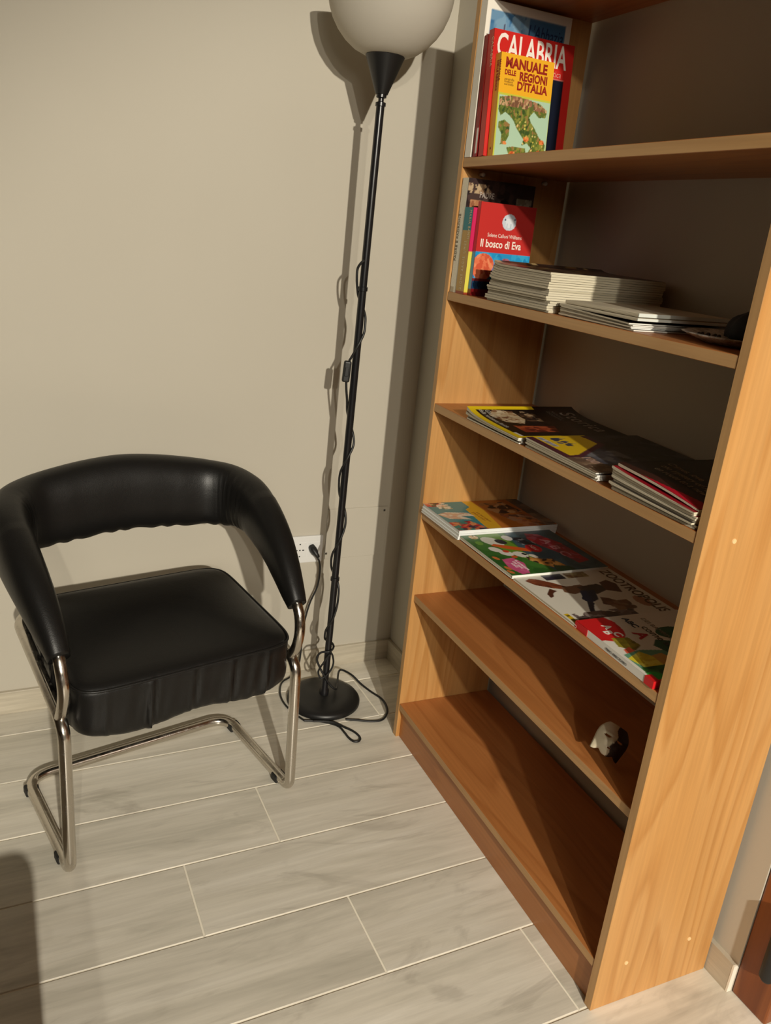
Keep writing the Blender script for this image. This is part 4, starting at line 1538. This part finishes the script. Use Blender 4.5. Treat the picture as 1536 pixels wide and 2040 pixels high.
cv.blot((cv.X > .02) & (cv.X < .13) & (cv.Y > .48) & (cv.Y < .7), [(150, 128, 84), (120, 84, 50), (176, 160, 110)], 20, .015, .04, 81)
cv.rect(.86, .08, .99, .64, (110, 96, 92))
cv.blot((cv.X > .80) & (cv.X < .99) & (cv.Y > .08) & (cv.Y < .66), [(120, 104, 100), (84, 70, 66), (96, 76, 66), (140, 126, 120)], 60, .02, .05, 82)
cv.blot((cv.X > .66) & (cv.X < .84) & (cv.Y > .50) & (cv.Y < .72), [(130, 92, 66), (150, 120, 90), (110, 80, 60)], 40, .02, .05, 83)
cv.ell(.72, .84, .11, .06, (176, 128, 96))
cv.rect(.79, .015, .98, .055, (226, 190, 30))
cv.rect(.82, .02, .84, .05, (80, 70, 30))
cv.rect(.88, .02, .93, .05, (120, 100, 30))
b, fm = flatbook('white album with a russet animal on it, third from the far side panel', .004, .4035, zD + .0003, .2065, .236, .0050, (236, 232, 220), cv, PC, .0)
text('ZOOTROPOLIS', .034, flat((104, 84, 60)), b, fm(.04, .855), sx=.82, bold=.0006, name='title_lettering')

cv = Canvas(140, 150, (236, 232, 220))
cv.poly([(0, 0), (.0, .26), (.10, .30), (.24, .27), (.36, .18), (.40, .10), (.36, .02), (.36, .0)], (214, 32, 36))
mk = cv.ell(.17, .13, .22, .16, None, 0, True)
cv.put(mk, (214, 32, 36))
cv.rect(.40, .0, .995, .035, (236, 232, 220))
mk = cv.poly([(.34, .10), (.36, .24), (.50, .26), (.56, .17), (.48, .07)], None)
cv.put(mk, (150, 138, 40))
cv.blot(mk, [(150, 138, 40), (170, 152, 50), (120, 110, 34)], 26, .015, .04, 90)
cv.poly([(.53, .08), (.50, .15), (.60, .16), (.62, .06)], (220, 90, 60))
cv.poly([(.60, .03), (.56, .20), (.64, .55), (1, .62), (1, .03)], (104, 160, 128))
mk = cv.poly([(.66, .03), (.58, .18), (.70, .26), (.86, .22), (.84, .08)], None)
cv.put(mk, (232, 214, 60))
cv.blot(mk, [(232, 214, 60), (240, 226, 90), (220, 196, 44)], 30, .02, .05, 91)
cv.poly([(.66, .24), (.64, .34), (.80, .40), (.84, .24)], (206, 160, 76))
mk = cv.poly([(.80, .04), (.80, .30), (.88, .42), (1, .42), (1, .06), (.9, .02)], None)
cv.put(mk, (48, 104, 44))
cv.blot(mk, [(48, 104, 44), (60, 120, 50), (36, 84, 40)], 30, .02, .06, 92)
mk = cv.ell(.93, .07, .06, .06, None, 0, True)
cv.put(mk, (50, 170, 70))
cv.ell(.36, .66, .10, .14, (40, 92, 58), .0)
mk = cv.poly([(.52, .36), (.44, .44), (.50, .58), (.62, .66), (.66, .90), (.76, .9), (.74, .56), (.64, .4)], None)
cv.put(mk, (34, 86, 54))
cv.rect(.985, 0, 1, 1, (210, 32, 36))
b, fm = flatbook('thick white picture book with a red corner flag beside the near side panel', .005, .606, zD + .0003, .206, .225, .0128, (238, 234, 224), cv, PW_, -.030, None, 'front')
for tx, x_, y_ in (('A', .13, .15), ('B', .22, .10), ('C', .26, .16)):
    text(tx, .022, flat((246, 240, 230)), b, fm(x_, y_), bold=.0008, name='title_lettering')
text('ABC', .017, flat((40, 60, 84)), b, fm(.05, .40), bold=.0006, sx=1.1, name='title_lettering')
text('DEI BAMBINI', .013, flat((150, 140, 124)), b, fm(.08, .56), sx=1.1, name='title_lettering')
text('A', .034, flat((186, 36, 44)), b, fm(.30, .325), bold=.001, name='title_lettering')
text('come avocado', .022, flat((84, 78, 66)), b, fm(.22, .46), sx=1.05, bold=.0003, name='title_lettering')
text('PRIMO ABBECEDARIO', .0062, flat((70, 70, 74)), b, Matrix.Translation((-.0006, -.088, .004)) @ Matrix.Rotation(math.radians(-90), 4, 'Z') @ Matrix.Rotation(math.radians(90), 4, 'X'), sx=.9, name='spine_lettering')
box('spine_corner', (-.0007, -.035, .0003), (.0005, .0004, .0128), flat((214, 32, 36)), b)
box('spine_corner', (-.0007, -.2066, .0003), (.012, -.186, .01335), flat((214, 32, 36)), b)

# ---- fifth shelf: small two-tone mask
zE = ZS['E']
mroot_loc = bk(.060, .690, zE)
v, f, cols = [], [], []
NU, NVV = 33, 41
for j in range(NVV):
    q = 1 - 2 * j / (NVV - 1)          # 1 top .. -1 chin
    for i in range(NU):
        p = -1 + 2 * i / (NU - 1)      # -1 .. 1 across
        wd = .036 * (1 - .10 * max(0, -q) - .30 * max(0, q - .4) ** 1.5)
        top = .046 * q
        x = wd * p * math.sqrt(max(0, 1 - .55 * max(0, q) ** 2.4))
        zz = top
        dep = .030 * math.sqrt(max(0, 1 - .9 * p * p)) * (1 - .42 * q * q)
        # nose, brow, eye hollows, lips
        dep += .013 * math.exp(-(p / .17) ** 2) * math.exp(-((q + .10) / .20) ** 2) * (1 if q < .2 else .6)
        dep += .004 * math.exp(-((q - .30) / .09) ** 2) * math.exp(-((abs(p) - .38) / .3) ** 2)
        dep -= .006 * math.exp(-((abs(p) - .40) / .17) ** 2 - ((q - .12) / .11) ** 2)
        dep += .004 * math.exp(-(p / .26) ** 2 - ((q + .52) / .07) ** 2)
        dep += .003 * math.exp(-((abs(p) - .45) / .2) ** 2 - ((q + .22) / .2) ** 2)
        # scalloped lower rim
        if q < -.72:
            zz += .009 * (math.exp(-((abs(p) - .52) / .20) ** 2)) * ((-.72 - q) / .28)
        v.append((x, -dep, zz))
        cols.append((212, 200, 172) if p < .06 + .10 * math.sin(q * 6) else (52, 34, 26))
for j in range(NVV - 1):
    for i in range(NU - 1):
        a = j * NU + i
        p = -1 + 2 * (i + .5) / (NU - 1)
        q = 1 - 2 * (j + .5) / (NVV - 1)
        if ((abs(p) - .40) / .21) ** 2 + ((q - .13) / .095) ** 2 < 1:
            continue
        if (p / .2) ** 2 + ((q + .50) / .035) ** 2 < 1:
            continue
        f.append((a, a + 1, a + NU + 1, a + NU))
me = bpy.data.meshes.new('carnival_mask')
me.from_pydata(v, [], f)
la = [(*lin(c), 1) for c in cols]
cat_ = me.color_attributes.new('Col', 'FLOAT_COLOR', 'POINT')
cat_.data.foreach_set('color', np.array(la, np.float32).ravel())
mask = link('carnival_mask', me, M('print_matt'), None, True, fix=False)
sm = mask.modifiers.new('thick', 'SOLIDIFY')
sm.thickness = .0022
sm.offset = 0
mask.scale = (.80, .70, .62)
mask.rotation_euler = (math.radians(-36), math.radians(22), PHI + math.radians(-44))
mask.location = (mroot_loc[0], mroot_loc[1], zE + .0325)
tag(mask, 'small half white, half dark carnival mask lying on the fifth shelf', 'mask')
